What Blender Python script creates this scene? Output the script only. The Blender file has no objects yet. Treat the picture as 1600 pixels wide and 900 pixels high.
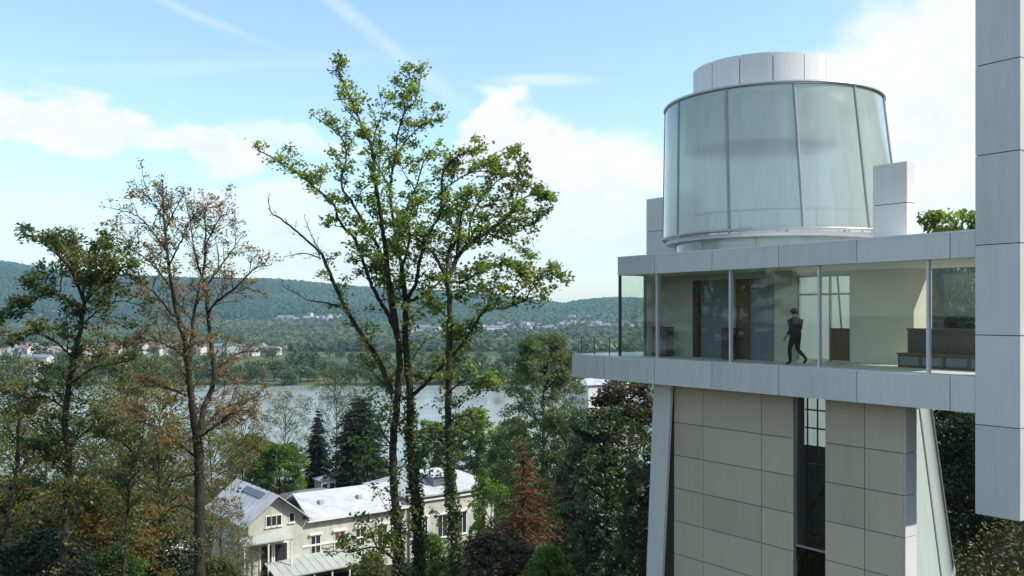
import bpy, bmesh, math, random
import numpy as np
from mathutils import Vector, Matrix

# ------------------------------------------------------------------ camera
F, CX, HY, EYE = 1422.0, 800.0, 490.0, 1.72
sc = bpy.context.scene
col = sc.collection
cam = bpy.data.cameras.new('camera')
cam.sensor_width = 36.0
cam.lens = F * 36.0 / 1600.0
cam.shift_y = 40.0 / 1600.0
cam.clip_start, cam.clip_end = 0.1, 30000.0
camo = bpy.data.objects.new('camera', cam)
camo.location = (0, 0, EYE)
camo.rotation_euler = (math.pi / 2, 0, 0)
col.objects.link(camo)
sc.camera = camo

# ------------------------------------------------------------------ sun, sky, exposure
SUN_DIR = Vector((0.97, -0.20)).normalized()
SUN_EL = math.radians(45)
sv = Vector((SUN_DIR.x * math.cos(SUN_EL), SUN_DIR.y * math.cos(SUN_EL), math.sin(SUN_EL)))
sl = bpy.data.lights.new('sun', 'SUN')
sl.energy = 4.0
sl.angle = math.radians(0.55)
sl.color = (1.0, 0.94, 0.85)
so = bpy.data.objects.new('sun', sl)
so.rotation_euler = (-sv).to_track_quat('-Z', 'Y').to_euler()
so.location = (60, 20, 80)
col.objects.link(so)
sc.view_settings.view_transform = 'Standard'
sc.view_settings.look = 'None'
sc.view_settings.exposure = 0.45
sc.view_settings.gamma = 1.0
sc.view_settings.use_curve_mapping = False
sc.cycles.use_denoising = True
sc.cycles.max_bounces = 8
sc.cycles.diffuse_bounces = 4
sc.cycles.transparent_max_bounces = 12
sc.cycles.volume_bounces = 0
sc.cycles.caustics_reflective = False
sc.cycles.caustics_refractive = False
sc.cycles.sample_clamp_indirect = 6.0

# ------------------------------------------------------------------ node helpers
class NT:
    def __init__(self, tree):
        self.t = tree
        self.t.nodes.clear()
    def n(self, kind, **kw):
        nd = self.t.nodes.new(kind)
        for k, v in kw.items():
            setattr(nd, k, v)
        return nd
    def put(self, sock, v):
        if isinstance(v, bpy.types.NodeSocket):
            self.t.links.new(v, sock)
        elif v is not None:
            sock.default_value = v
    def m(self, op, a, b=None, c=None, clamp=False):
        nd = self.n('ShaderNodeMath', operation=op, use_clamp=clamp)
        self.put(nd.inputs[0], a)
        if b is not None: self.put(nd.inputs[1], b)
        if c is not None: self.put(nd.inputs[2], c)
        return nd.outputs[0]
    def noise(self, vec, scale, detail=4.0, rough=0.5, out='Fac', dist=0.0):
        nd = self.n('ShaderNodeTexNoise')
        if vec is not None: self.put(nd.inputs['Vector'], vec)
        nd.inputs['Scale'].default_value = scale
        nd.inputs['Detail'].default_value = detail
        nd.inputs['Roughness'].default_value = rough
        nd.inputs['Distortion'].default_value = dist
        return nd.outputs[out]
    def ramp(self, fac, stops, interp='LINEAR'):
        nd = self.n('ShaderNodeValToRGB')
        nd.color_ramp.interpolation = interp
        el = nd.color_ramp.elements
        while len(el) < len(stops): el.new(0.5)
        for e, (p, c) in zip(el, stops):
            e.position = p
            e.color = (c[0], c[1], c[2], 1.0)
        self.put(nd.inputs[0], fac)
        return nd.outputs[0]
    def mix(self, fac, a, b, mode='MIX'):
        nd = self.n('ShaderNodeMix', data_type='RGBA', blend_type=mode)
        self.put(nd.inputs[0], fac)
        for s, v in ((nd.inputs[6], a), (nd.inputs[7], b)):
            if isinstance(v, (tuple, list)) and len(v) == 3: v = (*v, 1.0)
            self.put(s, v)
        return nd.outputs[2]
    def smooth(self, v, lo, hi):
        nd = self.n('ShaderNodeMapRange', interpolation_type='SMOOTHSTEP')
        self.put(nd.inputs[0], v)
        nd.inputs[1].default_value, nd.inputs[2].default_value = lo, hi
        return nd.outputs[0]

# ------------------------------------------------------------------ world sky with clouds
world = bpy.data.worlds.new('World')
sc.world = world
world.use_nodes = True
def build_sky():
    N = NT(world.node_tree)
    out = N.n('ShaderNodeOutputWorld')
    bg = N.n('ShaderNodeBackground')
    bg.inputs['Strength'].default_value = SKY_STRENGTH
    sky = N.n('ShaderNodeTexSky', sky_type='NISHITA')
    sky.sun_disc = False
    sky.sun_elevation = SUN_EL
    sky.sun_rotation = math.atan2(SUN_DIR.x, SUN_DIR.y)
    sky.altitude = 100
    sky.air_density = 1.0
    sky.dust_density = 1.0
    sky.ozone_density = 1.5
    tc = N.n('ShaderNodeTexCoord')
    sep = N.n('ShaderNodeSeparateXYZ')
    N.put(sep.inputs[0], tc.outputs['Generated'])
    x, y, z = sep.outputs
    az = N.m('ARCTAN2', x, y)
    hyp = N.m('SQRT', N.m('ADD', N.m('MULTIPLY', x, x), N.m('MULTIPLY', y, y)))
    el = N.m('ARCTAN2', z, hyp)
    cmb = N.n('ShaderNodeCombineXYZ')
    N.put(cmb.inputs[0], az); N.put(cmb.inputs[1], N.m('MULTIPLY', el, 1.5)); cmb.inputs[2].default_value = 0.37
    P = cmb.outputs[0]
    n1 = N.noise(P, 9.0, 9.0, 0.58)
    n2 = N.noise(P, 26.0, 7.0, 0.6)
    nc = N.n('ShaderNodeTexNoise'); N.put(nc.inputs['Vector'], P)
    nc.inputs['Scale'].default_value = 14.0; nc.inputs['Detail'].default_value = 6.0
    sp2 = N.n('ShaderNodeSeparateColor'); N.put(sp2.inputs[0], nc.outputs['Color'])
    wx = N.m('ADD', az, N.m('MULTIPLY', N.m('SUBTRACT', sp2.outputs[0], 0.5), 0.10))
    wz = N.m('ADD', el, N.m('MULTIPLY', N.m('SUBTRACT', sp2.outputs[1], 0.5), 0.085))
    rz_ = N.m('ADD', el, N.m('MULTIPLY', N.m('SUBTRACT', sp2.outputs[1], 0.5), 0.012))
    def ell(px, py, rx, ry, tilt=0.0, soft=(1.12, 0.62), k=1.0, raw=0.0):
        a = math.atan((px - CX) / F); e = math.atan((HY - py) / F * math.cos(a))
        if raw:
            dx = N.m('SUBTRACT', az, a); dz = N.m('SUBTRACT', rz_, e)
        else:
            dx = N.m('SUBTRACT', wx, a); dz = N.m('SUBTRACT', wz, e)
        c, s = math.cos(tilt), math.sin(tilt)
        u = N.m('ADD', N.m('MULTIPLY', dx, c), N.m('MULTIPLY', dz, s))
        v = N.m('SUBTRACT', N.m('MULTIPLY', dz, c), N.m('MULTIPLY', dx, s))
        u = N.m('DIVIDE', u, rx / F); v = N.m('DIVIDE', v, ry / F)
        d = N.m('SQRT', N.m('ADD', N.m('MULTIPLY', u, u), N.m('MULTIPLY', v, v)))
        r = N.smooth(d, soft[0], soft[1])
        return N.m('MULTIPLY', r, k) if k != 1.0 else r
    blobs = [ell(60, 190, 150, 32, -0.14), ell(220, 208, 150, 34, -0.2), ell(340, 238, 90, 24, -0.25),
             ell(460, 225, 130, 24, 0.0, k=0.55), ell(410, 322, 110, 34, 0.0, k=0.75), ell(60, 325, 130, 22, 0, k=0.3),
             ell(775, 190, 62, 58), ell(800, 250, 95, 62), ell(930, 262, 125, 62), ell(900, 345, 190, 60, k=0.8),
             ell(850, 126, 80, 9, 0.0, soft=(1.5, 0.2), k=0.5, raw=1), ell(1440, 130, 175, 120), ell(1510, 60, 90, 110),
             ell(1420, 290, 230, 90, k=0.9), ell(1290, 100, 90, 34, k=0.8), ell(620, 395, 300, 45, k=0.5),
             ell(580, 50, 150, 9, -0.62, soft=(2.2, 0.0), k=0.3, raw=1), ell(300, 20, 90, 5, -0.3, soft=(2.2, 0.0), k=0.22, raw=1),
             ell(320, 105, 210, 8, 0.12, soft=(2.4, 0.0), k=0.16, raw=1)]
    cl = blobs[0]
    for b in blobs[1:]: cl = N.m('MAXIMUM', cl, b)
    # scattered cumulus all round the rest of the sky
    away = N.smooth(N.m('ABSOLUTE', N.m('SUBTRACT', az, 0.0)), 0.62, 0.95)
    high = N.smooth(el, 0.40, 0.62)
    rest = N.m('MULTIPLY', N.m('MAXIMUM', away, high), N.smooth(n1, 0.5, 0.62))
    cl = N.m('MAXIMUM', cl, N.m('MULTIPLY', rest, 0.9))
    dens = N.m('MULTIPLY', cl, N.m('ADD', 0.62, N.m('MULTIPLY', n2, 0.8)), clamp=True)
    low = N.smooth(el, 0.17, -0.01)                # pale moisture low over the hills
    veil = N.m('MULTIPLY', low, 0.34)
    n3 = N.noise(P, 12.0, 6.0, 0.6)
    ccol = N.ramp(n3, [(0.32, (0.86, 0.90, 0.95)), (0.6, (1.0, 0.995, 0.985))])
    cs = N.mix(1.0, ccol, (CLOUD,) * 3, 'MULTIPLY')
    base = N.mix(1.0, sky.outputs[0], (SKYTINT[0], SKYTINT[1], SKYTINT[2]), 'MULTIPLY')
    s1 = N.mix(veil, base, (CLOUD * 0.90, CLOUD * 0.97, CLOUD * 1.0))
    s2 = N.mix(dens, s1, cs)
    N.put(bg.inputs['Color'], s2)
    N.put(out.inputs[0], bg.outputs[0])
SKY_STRENGTH = 0.15
CLOUD = 5.6
SKYTINT = (1.30, 1.38, 1.30)
build_sky()
world.cycles.sampling_method = 'MANUAL'
world.cycles.sample_map_resolution = 1024

# ------------------------------------------------------------------ materials
MATS = {}
def mat(name, fn):
    m = bpy.data.materials.new(name)
    m.use_nodes = True
    N = NT(m.node_tree)
    out = N.n('ShaderNodeOutputMaterial')
    r = fn(N)
    N.put(out.inputs['Surface'], r)
    MATS[name] = m
    return m
def principled(N, color, rough=0.6, metal=0.0, bump=None, bump_s=0.2, bump_d=0.01, spec=0.5):
    p = N.n('ShaderNodeBsdfPrincipled')
    if isinstance(color, tuple): color = (*color[:3], 1.0)
    N.put(p.inputs['Base Color'], color)
    N.put(p.inputs['Roughness'], rough)
    p.inputs['Metallic'].default_value = metal
    p.inputs['Specular IOR Level'].default_value = spec
    if bump is not None:
        b = N.n('ShaderNodeBump')
        b.inputs['Strength'].default_value = bump_s
        b.inputs['Distance'].default_value = bump_d
        N.put(b.inputs['Height'], bump)
        N.put(p.inputs['Normal'], b.outputs[0])
    return p.outputs[0]
def pos(N):
    return N.n('ShaderNodeNewGeometry').outputs['Position']
def objco(N):
    return N.n('ShaderNodeTexCoord').outputs['Object']
def rnd(N):
    return N.n('ShaderNodeObjectInfo').outputs['Random']
def simple(name, color, rough=0.6, var=0.12, scale=3.0, metal=0.0, spec=0.5):
    def fn(N):
        n = N.noise(pos(N), scale, 5.0, 0.6)
        a = tuple(c * (1 - var) for c in color); b = tuple(min(1, c * (1 + var)) for c in color)
        return principled(N, N.ramp(n, [(0.3, a), (0.7, b)]), rough, metal, spec=spec)
    return mat(name, fn)

def panel_fn(base, rough=0.38):
    def fn(N):
        p = pos(N)
        mp = N.n('ShaderNodeMapping'); N.put(mp.inputs[0], p); mp.inputs['Scale'].default_value = (2.2, 2.2, 0.22)
        streak = N.noise(mp.outputs[0], 1.6, 6.0, 0.65)
        blot = N.noise(p, 0.45, 4.0, 0.5)
        t = N.m('ADD', N.m('MULTIPLY', streak, 0.5), N.m('MULTIPLY', blot, 0.3))
        t = N.m('ADD', t, N.m('MULTIPLY', N.m('SUBTRACT', rnd(N), 0.5), 0.30))
        c = N.ramp(t, [(0.2, tuple(x * 0.80 for x in base)), (0.42, tuple(x * 0.93 for x in base)), (0.62, base)])
        grime = N.m('MULTIPLY', N.smooth(streak, 0.60, 0.78), 0.22)
        c = N.mix(grime, c, tuple(x * 0.62 for x in base))
        wav = N.noise(p, 0.9, 2.0, 0.5)
        return principled(N, c, N.m('ADD', rough, N.m('MULTIPLY', streak, 0.25)), bump=wav, bump_s=0.25, bump_d=0.05, spec=0.45)
    return fn
mat('panel', panel_fn((0.69, 0.695, 0.655)))
mat('panel_white', panel_fn((0.80, 0.80, 0.79)))
mat('panel_warm', panel_fn((0.56, 0.475, 0.355), 0.5))
simple('joint', (0.085, 0.09, 0.095), 0.8)
simple('steel', (0.42, 0.44, 0.45), 0.35, 0.06, metal=0.6)
simple('dark_metal', (0.05, 0.05, 0.055), 0.45, 0.1)
simple('mullion_paint', (0.62, 0.64, 0.65), 0.4, 0.05)
simple('plaster', (0.78, 0.75, 0.64), 0.8, 0.05, 0.8)
simple('plaster_grey', (0.56, 0.55, 0.47), 0.8, 0.06, 0.8)
simple('ceiling_paint', (0.80, 0.78, 0.66), 0.8, 0.03)
simple('floor_stone', (0.72, 0.70, 0.64), 0.5, 0.08, 2.0)
simple('door_grey', (0.19, 0.21, 0.23), 0.5, 0.06)
simple('dark_wood', (0.085, 0.05, 0.04), 0.5, 0.2, 6)
simple('counter', (0.10, 0.085, 0.07), 0.5, 0.15, 5)
simple('brown_panel', (0.14, 0.095, 0.06), 0.5, 0.15, 5)

def schlick(N):
    g = N.n('ShaderNodeNewGeometry')
    d = N.n('ShaderNodeVectorMath', operation='DOT_PRODUCT')
    N.put(d.inputs[0], g.outputs['Normal']); N.put(d.inputs[1], g.outputs['Incoming'])
    f = N.m('SUBTRACT', 1.0, N.m('ABSOLUTE', d.outputs['Value']), clamp=True)
    return N.m('ADD', 0.04, N.m('MULTIPLY', N.m('POWER', f, 5.0), 0.96))
def clear_glass(tint, refl=1.0):
    def fn(N):
        tr = N.n('ShaderNodeBsdfTransparent'); tr.inputs[0].default_value = (*tint, 1)
        gl = N.n('ShaderNodeBsdfGlossy'); gl.inputs['Roughness'].default_value = 0.02
        gl.inputs[0].default_value = (0.9, 0.95, 0.95, 1)
        mx = N.n('ShaderNodeMixShader')
        N.put(mx.inputs[0], N.m('MULTIPLY', schlick(N), refl, clamp=True))
        N.put(mx.inputs[1], tr.outputs[0]); N.put(mx.inputs[2], gl.outputs[0])
        return mx.outputs[0]
    return fn
mat('glass', clear_glass((0.925, 0.95, 0.925), 0.75))
mat('glass_dark', clear_glass((0.35, 0.40, 0.38), 1.4))
def frosted(N, share=0.34, see=0.28):
    p = pos(N)
    mp = N.n('ShaderNodeMapping'); N.put(mp.inputs[0], p); mp.inputs['Scale'].default_value = (2.5, 2.5, 0.18)
    st = N.noise(mp.outputs[0], 1.5, 6.0, 0.65)
    colr = N.ramp(st, [(0.3, (0.73, 0.86, 0.82)), (0.7, (0.89, 0.975, 0.94))])
    tl = N.n('ShaderNodeBsdfTranslucent'); N.put(tl.inputs[0], colr)
    df = N.n('ShaderNodeBsdfDiffuse'); N.put(df.inputs[0], colr)
    rf = N.n('ShaderNodeBsdfRefraction'); rf.inputs['IOR'].default_value = 1.12
    rf.inputs['Roughness'].default_value = 0.55; rf.inputs[0].default_value = (0.86, 0.97, 0.92, 1)
    gl = N.n('ShaderNodeBsdfGlossy'); N.put(gl.inputs['Roughness'], N.m('ADD', 0.08, N.m('MULTIPLY', st, 0.16)))
    a = N.n('ShaderNodeMixShader'); a.inputs[0].default_value = share
    N.put(a.inputs[1], tl.outputs[0]); N.put(a.inputs[2], df.outputs[0])
    b = N.n('ShaderNodeMixShader'); b.inputs[0].default_value = see
    N.put(b.inputs[1], a.outputs[0]); N.put(b.inputs[2], rf.outputs[0])
    c = N.n('ShaderNodeMixShader'); N.put(c.inputs[0], N.m('MULTIPLY', schlick(N), 1.6, clamp=True))
    N.put(c.inputs[1], b.outputs[0]); N.put(c.inputs[2], gl.outputs[0])
    return c.outputs[0]
mat('frosted', frosted)
mat('fritted', lambda N: frosted(N, 0.62, 0.08))

def bark_fn(dark, light):
    def fn(N):
        p = pos(N)
        mp = N.n('ShaderNodeMapping'); N.put(mp.inputs[0], p); mp.inputs['Scale'].default_value = (9, 9, 2)
        n = N.noise(mp.outputs[0], 2.0, 6.0, 0.7)
        n2 = N.noise(p, 1.3, 3.0, 0.5)
        c = N.ramp(n, [(0.35, dark), (0.7, light)])
        c = N.mix(N.m('MULTIPLY', N.smooth(n2, 0.52, 0.7), 0.5), c, (0.07, 0.085, 0.035))
        return principled(N, c, 0.9, bump=n, bump_s=0.8, bump_d=0.03, spec=0.2)
    return fn
mat('bark', bark_fn((0.016, 0.013, 0.011), (0.075, 0.062, 0.048)))
mat('bark_grey', bark_fn((0.05, 0.043, 0.037), (0.18, 0.155, 0.13)))

def leaf_fn(stops, trans=0.45, gloss=0.5):
    def fn(N):
        at = N.n('ShaderNodeAttribute', attribute_name='tint')
        t = N.m('ADD', at.outputs['Fac'], N.m('MULTIPLY', N.m('SUBTRACT', rnd(N), 0.5), 0.22), clamp=True)
        c = N.ramp(t, stops)
        tl = N.n('ShaderNodeBsdfTranslucent')
        N.put(tl.inputs[0], N.mix(1.0, c, (1.9, 2.1, 0.9), 'MULTIPLY'))
        pr = N.n('ShaderNodeBsdfPrincipled'); N.put(pr.inputs['Base Color'], c)
        pr.inputs['Roughness'].default_value = 0.45; pr.inputs['Specular IOR Level'].default_value = gloss
        mx = N.n('ShaderNodeMixShader'); mx.inputs[0].default_value = trans
        N.put(mx.inputs[1], pr.outputs[0]); N.put(mx.inputs[2], tl.outputs[0])
        return mx.outputs[0]
    return fn
mat('leaf_green', leaf_fn([(0.0, (0.045, 0.070, 0.022)), (0.5, (0.125, 0.170, 0.045)), (1.0, (0.23, 0.26, 0.06))], 0.5))
mat('leaf_bright', leaf_fn([(0.0, (0.035, 0.07, 0.015)), (0.5, (0.085, 0.15, 0.022)), (1.0, (0.15, 0.22, 0.035))]))
mat('leaf_dry', leaf_fn([(0.0, (0.07, 0.075, 0.045)), (0.4, (0.15, 0.14, 0.085)), (0.7, (0.25, 0.15, 0.085)), (1.0, (0.36, 0.17, 0.09))], 0.5))
mat('leaf_autumn', leaf_fn([(0.0, (0.040, 0.060, 0.018)), (0.45, (0.10, 0.115, 0.032)), (0.75, (0.18, 0.12, 0.036)), (1.0, (0.24, 0.11, 0.034))]))
mat('leaf_mixed', leaf_fn([(0.0, (0.035, 0.058, 0.022)), (0.5, (0.085, 0.12, 0.036)), (0.8, (0.14, 0.14, 0.042)), (1.0, (0.22, 0.11, 0.045))]))
mat('leaf_greygreen', leaf_fn([(0.0, (0.035, 0.05, 0.028)), (0.5, (0.080, 0.105, 0.050)), (1.0, (0.15, 0.18, 0.085))]))
mat('leaf_ivy', leaf_fn([(0.0, (0.018, 0.036, 0.014)), (0.5, (0.045, 0.080, 0.025)), (1.0, (0.10, 0.15, 0.045))], 0.3, 0.6))
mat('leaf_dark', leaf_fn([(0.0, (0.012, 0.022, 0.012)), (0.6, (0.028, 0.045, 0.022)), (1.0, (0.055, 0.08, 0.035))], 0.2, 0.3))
mat('leaf_rust', leaf_fn([(0.0, (0.05, 0.04, 0.022)), (0.4, (0.12, 0.07, 0.036)), (1.0, (0.26, 0.11, 0.055))], 0.3, 0.2))
mat('leaf_brown', leaf_fn([(0.0, (0.022, 0.022, 0.014)), (0.5, (0.055, 0.050, 0.026)), (1.0, (0.10, 0.085, 0.04))], 0.25, 0.3))
mat('leaf_forest', leaf_fn([(0.0, (0.022, 0.050, 0.026)), (0.5, (0.036, 0.076, 0.032)), (1.0, (0.060, 0.105, 0.040))], 0.15, 0.1))
mat('leaf_far', leaf_fn([(0.0, (0.022, 0.042, 0.018)), (0.5, (0.055, 0.085, 0.028)), (1.0, (0.115, 0.14, 0.045))], 0.25, 0.2))

def ground_fn(N):
    p = pos(N)
    n1 = N.noise(p, 0.004, 6.0, 0.6)
    n2 = N.noise(p, 0.6, 6.0, 0.65)
    sep = N.n('ShaderNodeSeparateXYZ'); N.put(sep.inputs[0], p)
    field = N.ramp(n1, [(0.36, (0.035, 0.065, 0.024)), (0.49, (0.06, 0.09, 0.032)), (0.55, (0.13, 0.135, 0.06)), (0.60, (0.045, 0.075, 0.028))])
    litter = N.ramp(n2, [(0.3, (0.016, 0.014, 0.010)), (0.55, (0.034, 0.030, 0.018)), (0.75, (0.036, 0.048, 0.018))])
    wood = N.ramp(N.noise(p, 0.02, 5.0, 0.7), [(0.35, (0.018, 0.034, 0.018)), (0.7, (0.042, 0.066, 0.028))])
    far = N.smooth(sep.outputs[1], 560, 640)
    hill = N.smooth(sep.outputs[2], -34, -10)
    c = N.mix(far, litter, N.mix(N.m('MULTIPLY', hill, far), field, wood))
    return principled(N, c, 0.95, bump=n2, bump_s=0.6, bump_d=0.15, spec=0.1)
mat('ground', ground_fn)
def water_fn(N):
    p = pos(N)
    mp = N.n('ShaderNodeMapping'); N.put(mp.inputs[0], p); mp.inputs['Scale'].default_value = (0.10, 0.35, 0.2)
    n = N.noise(mp.outputs[0], 1.0, 6.0, 0.62)
    m2 = N.n('ShaderNodeMapping'); N.put(m2.inputs[0], p); m2.inputs['Scale'].default_value = (0.004, 0.022, 0.1)
    big = N.noise(m2.outputs[0], 1.0, 5.0, 0.6)
    wind = N.smooth(big, 0.42, 0.60)
    b = N.n('ShaderNodeBump'); b.inputs['Distance'].default_value = 0.6
    N.put(b.inputs['Strength'], N.m('ADD', 0.10, N.m('MULTIPLY', wind, 0.22)))
    N.put(b.inputs['Height'], n)
    pr = N.n('ShaderNodeBsdfPrincipled')
    N.put(pr.inputs['Base Color'], N.ramp(big, [(0.35, (0.17, 0.20, 0.18)), (0.65, (0.23, 0.255, 0.225))]))
    N.put(pr.inputs['Roughness'], N.m('ADD', 0.12, N.m('MULTIPLY', wind, 0.22)))
    pr.inputs['IOR'].default_value = 1.33
    N.put(pr.inputs['Normal'], b.outputs[0])
    return pr.outputs[0]
mat('water', water_fn)

# ------------------------------------------------------------------ object helpers
def tag(o, label=None, cat=None, group=None, kind=None):
    if label: o['label'] = label
    if cat: o['category'] = cat
    if group: o['group'] = group
    if kind: o['kind'] = kind
    return o
def link(name, me, parent=None, loc=None, mats=None):
    o = bpy.data.objects.new(name, me)
    col.objects.link(o)
    if parent is not None: o.parent = parent
    if loc is not None: o.location = loc
    if mats and me is not None and not me.materials:
        for m in (mats if isinstance(mats, (list, tuple)) else [mats]):
            me.materials.append(MATS[m])
    return o
def empty(name, loc=(0, 0, 0), rz=0.0, parent=None):
    o = bpy.data.objects.new(name, None)
    o.empty_display_size = 0.5
    col.objects.link(o)
    o.location = loc
    o.rotation_euler = (0, 0, rz)
    if parent is not None: o.parent = parent
    return o

class Geo:
    """collects verts and faces, all in numpy, for one mesh"""
    def __init__(self):
        self.v, self.q, self.t, self.n = [], [], [], 0
        self.qt, self.tt, self.qm, self.tm = [], [], [], []
    def add(self, verts, quads=None, tris=None, tint=0.5, mi=0):
        verts = np.asarray(verts, float).reshape(-1, 3)
        self.v.append(verts)
        if quads is not None and len(quads):
            q = np.asarray(quads, np.int64).reshape(-1, 4) + self.n
            self.q.append(q)
            self.qt.append(np.broadcast_to(np.asarray(tint, float), (len(q),)))
            self.qm.append(np.full(len(q), mi))
        if tris is not None and len(tris):
            t = np.asarray(tris, np.int64).reshape(-1, 3) + self.n
            self.t.append(t)
            self.tt.append(np.broadcast_to(np.asarray(tint, float), (len(t),)))
            self.tm.append(np.full(len(t), mi))
        self.n += len(verts)
    def box(self, x0, x1, y0, y1, z0, z1, mi=0):
        v = [(x0, y0, z0), (x1, y0, z0), (x1, y1, z0), (x0, y1, z0), (x0, y0, z1), (x1, y0, z1), (x1, y1, z1), (x0, y1, z1)]
        self.add(v, [(0, 3, 2, 1), (4, 5, 6, 7), (0, 1, 5, 4), (1, 2, 6, 5), (2, 3, 7, 6), (3, 0, 4, 7)], mi=mi)
    def hexa(self, v, mi=0):
        self.add(v, [(0, 3, 2, 1), (4, 5, 6, 7), (0, 1, 5, 4), (1, 2, 6, 5), (2, 3, 7, 6), (3, 0, 4, 7)], mi=mi)
    def tube(self, pts, radii, sides=6, mi=0):
        pts = np.asarray(pts, float)
        k = len(pts)
        radii = np.broadcast_to(np.asarray(radii, float), (k,))
        tan = np.gradient(pts, axis=0)
        tan /= np.linalg.norm(tan, axis=1, keepdims=True) + 1e-9
        ref = np.array([0.31, 0.95, 0.05]) if abs(tan[:, 2]).mean() > 0.5 else np.array([0.05, 0.1, 0.99])
        a = np.cross(tan, ref); a /= np.linalg.norm(a, axis=1, keepdims=True) + 1e-9
        b = np.cross(tan, a)
        th = np.linspace(0, 2 * np.pi, sides, endpoint=False)
        ring = (a[:, None, :] * np.cos(th)[None, :, None] + b[:, None, :] * np.sin(th)[None, :, None]) * radii[:, None, None] + pts[:, None, :]
        q = []
        for i in range(k - 1):
            for j in range(sides):
                j2 = (j + 1) % sides
                q.append((i * sides + j, i * sides + j2, (i + 1) * sides + j2, (i + 1) * sides + j))
        self.add(ring.reshape(-1, 3), q, mi=mi)
    def leaves(self, c, size, rng, up=0.5, aspect=0.55, tint=None, droop=0.0, along=None):
        c = np.asarray(c, float).reshape(-1, 3)
        n = len(c)
        if n == 0: return
        size = np.broadcast_to(np.asarray(size, float), (n,)) * rng.uniform(0.7, 1.3, n)
        nor = rng.normal(size=(n, 3)); nor[:, 2] = np.abs(nor[:, 2]) + up
        nor /= np.linalg.norm(nor, axis=1, keepdims=True)
        d = rng.normal(size=(n, 3)) if along is None else np.asarray(along) + rng.normal(size=(n, 3)) * 0.35
        d[:, 2] -= droop
        d -= nor * (d * nor).sum(1, keepdims=True)
        d /= np.linalg.norm(d, axis=1, keepdims=True) + 1e-9
        s = np.cross(nor, d)
        L = size[:, None] * 0.5; Wd = L * aspect
        v = np.stack([c - d * L, c + s * Wd - d * L * 0.1 + nor * L * 0.12, c + d * L, c - s * Wd - d * L * 0.1 + nor * L * 0.12], 1)
        if tint is None: tint = rng.uniform(0, 1, n)
        self.add(v.reshape(-1, 3), np.arange(4 * n).reshape(-1, 4), tint=tint)
    def mesh(self, name, mats=None, smooth=False):
        me = bpy.data.meshes.new(name)
        v = np.concatenate(self.v) if self.v else np.zeros((0, 3))
        q = np.concatenate(self.q) if self.q else np.zeros((0, 4), np.int64)
        t = np.concatenate(self.t) if self.t else np.zeros((0, 3), np.int64)
        me.vertices.add(len(v)); me.vertices.foreach_set('co', v.astype(np.float32).ravel())
        nl = q.size + t.size
        me.loops.add(nl)
        me.loops.foreach_set('vertex_index', np.concatenate([q.ravel(), t.ravel()]).astype(np.int32))
        npoly = len(q) + len(t)
        me.polygons.add(npoly)
        st = np.concatenate([np.arange(len(q)) * 4, q.size + np.arange(len(t)) * 3]).astype(np.int32)
        me.polygons.foreach_set('loop_start', st)
        mi = np.concatenate([np.concatenate(self.qm) if self.qm else np.zeros(0), np.concatenate(self.tm) if self.tm else np.zeros(0)]).astype(np.int32)
        me.polygons.foreach_set('material_index', mi)
        me.polygons.foreach_set('use_smooth', np.full(npoly, bool(smooth)))
        at = me.attributes.new('tint', 'FLOAT', 'FACE')
        tn = np.concatenate([np.concatenate(self.qt) if self.qt else np.zeros(0), np.concatenate(self.tt) if self.tt else np.zeros(0)])
        at.data.foreach_set('value', tn.astype(np.float32))
        me.update(calc_edges=True)
        me.validate()
        if mats:
            for m in (mats if isinstance(mats, (list, tuple)) else [mats]): me.materials.append(MATS[m])
        return me
def part(name, geo, mats, parent=None, smooth=False, loc=None):
    return link(name, geo.mesh(name, mats, smooth), parent, loc)
def boxpart(name, parent, mats, *b, bevel=0.0):
    g = Geo(); g.box(*b)
    o = part(name, g, mats, parent)
    return o
def W(px, py, Y):
    return np.array([(px - CX) / F * Y, Y, EYE + (HY - py) / F * Y])
# ------------------------------------------------------------------ terrain
WATER_Z = -49.0
_py = np.array([-400, -60, 0, 22, 40, 60, 80, 95, 118, 150, 200, 245, 262, 276, 300, 600, 626, 650, 1000, 1500, 2100, 2600])
_pz = np.array([-10, -10, -10.5, -11.5, -13.2, -18, -23.4, -27.4, -28.5, -33, -42, -47.0, -48.4, -52, -55, -55, -52, -47.2, -46, -44, -38, -26])
_rpx = np.array([-1500, -600, -200, 0, 100, 200, 300, 420, 500, 560, 700, 780, 830, 880, 905, 960, 1005, 1100, 1300, 1700, 2600])
_rpy = np.array([398, 405, 402, 409, 424, 431, 435, 437, 443, 449, 456, 463, 469, 475, 470, 465, 467, 462, 455, 450, 455])
RIDGE_Y = 4300.0
_rx = (_rpx - CX) / F * RIDGE_Y
_rz = EYE + (HY - _rpy) / F * RIDGE_Y - 9
_rg = np.random.default_rng(5)
_ph = _rg.uniform(0, 6.28, (14, 3))
def wob(x, y, sc_, k=0):
    s = 0
    for i in range(4):
        p = _ph[(i + k) % 14]; f = sc_ * 1.9 ** i
        s = s + np.sin(x * f * np.cos(p[0]) + y * f * np.sin(p[0]) + p[1]) * np.sin(x * f * np.sin(p[2]) - y * f * np.cos(p[2]) + p[0]) / 1.7 ** i
    return s / 2.0
def sstep(v, a, b):
    t = np.clip((v - a) / (b - a), 0, 1)
    return t * t * (3 - 2 * t)
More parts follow.
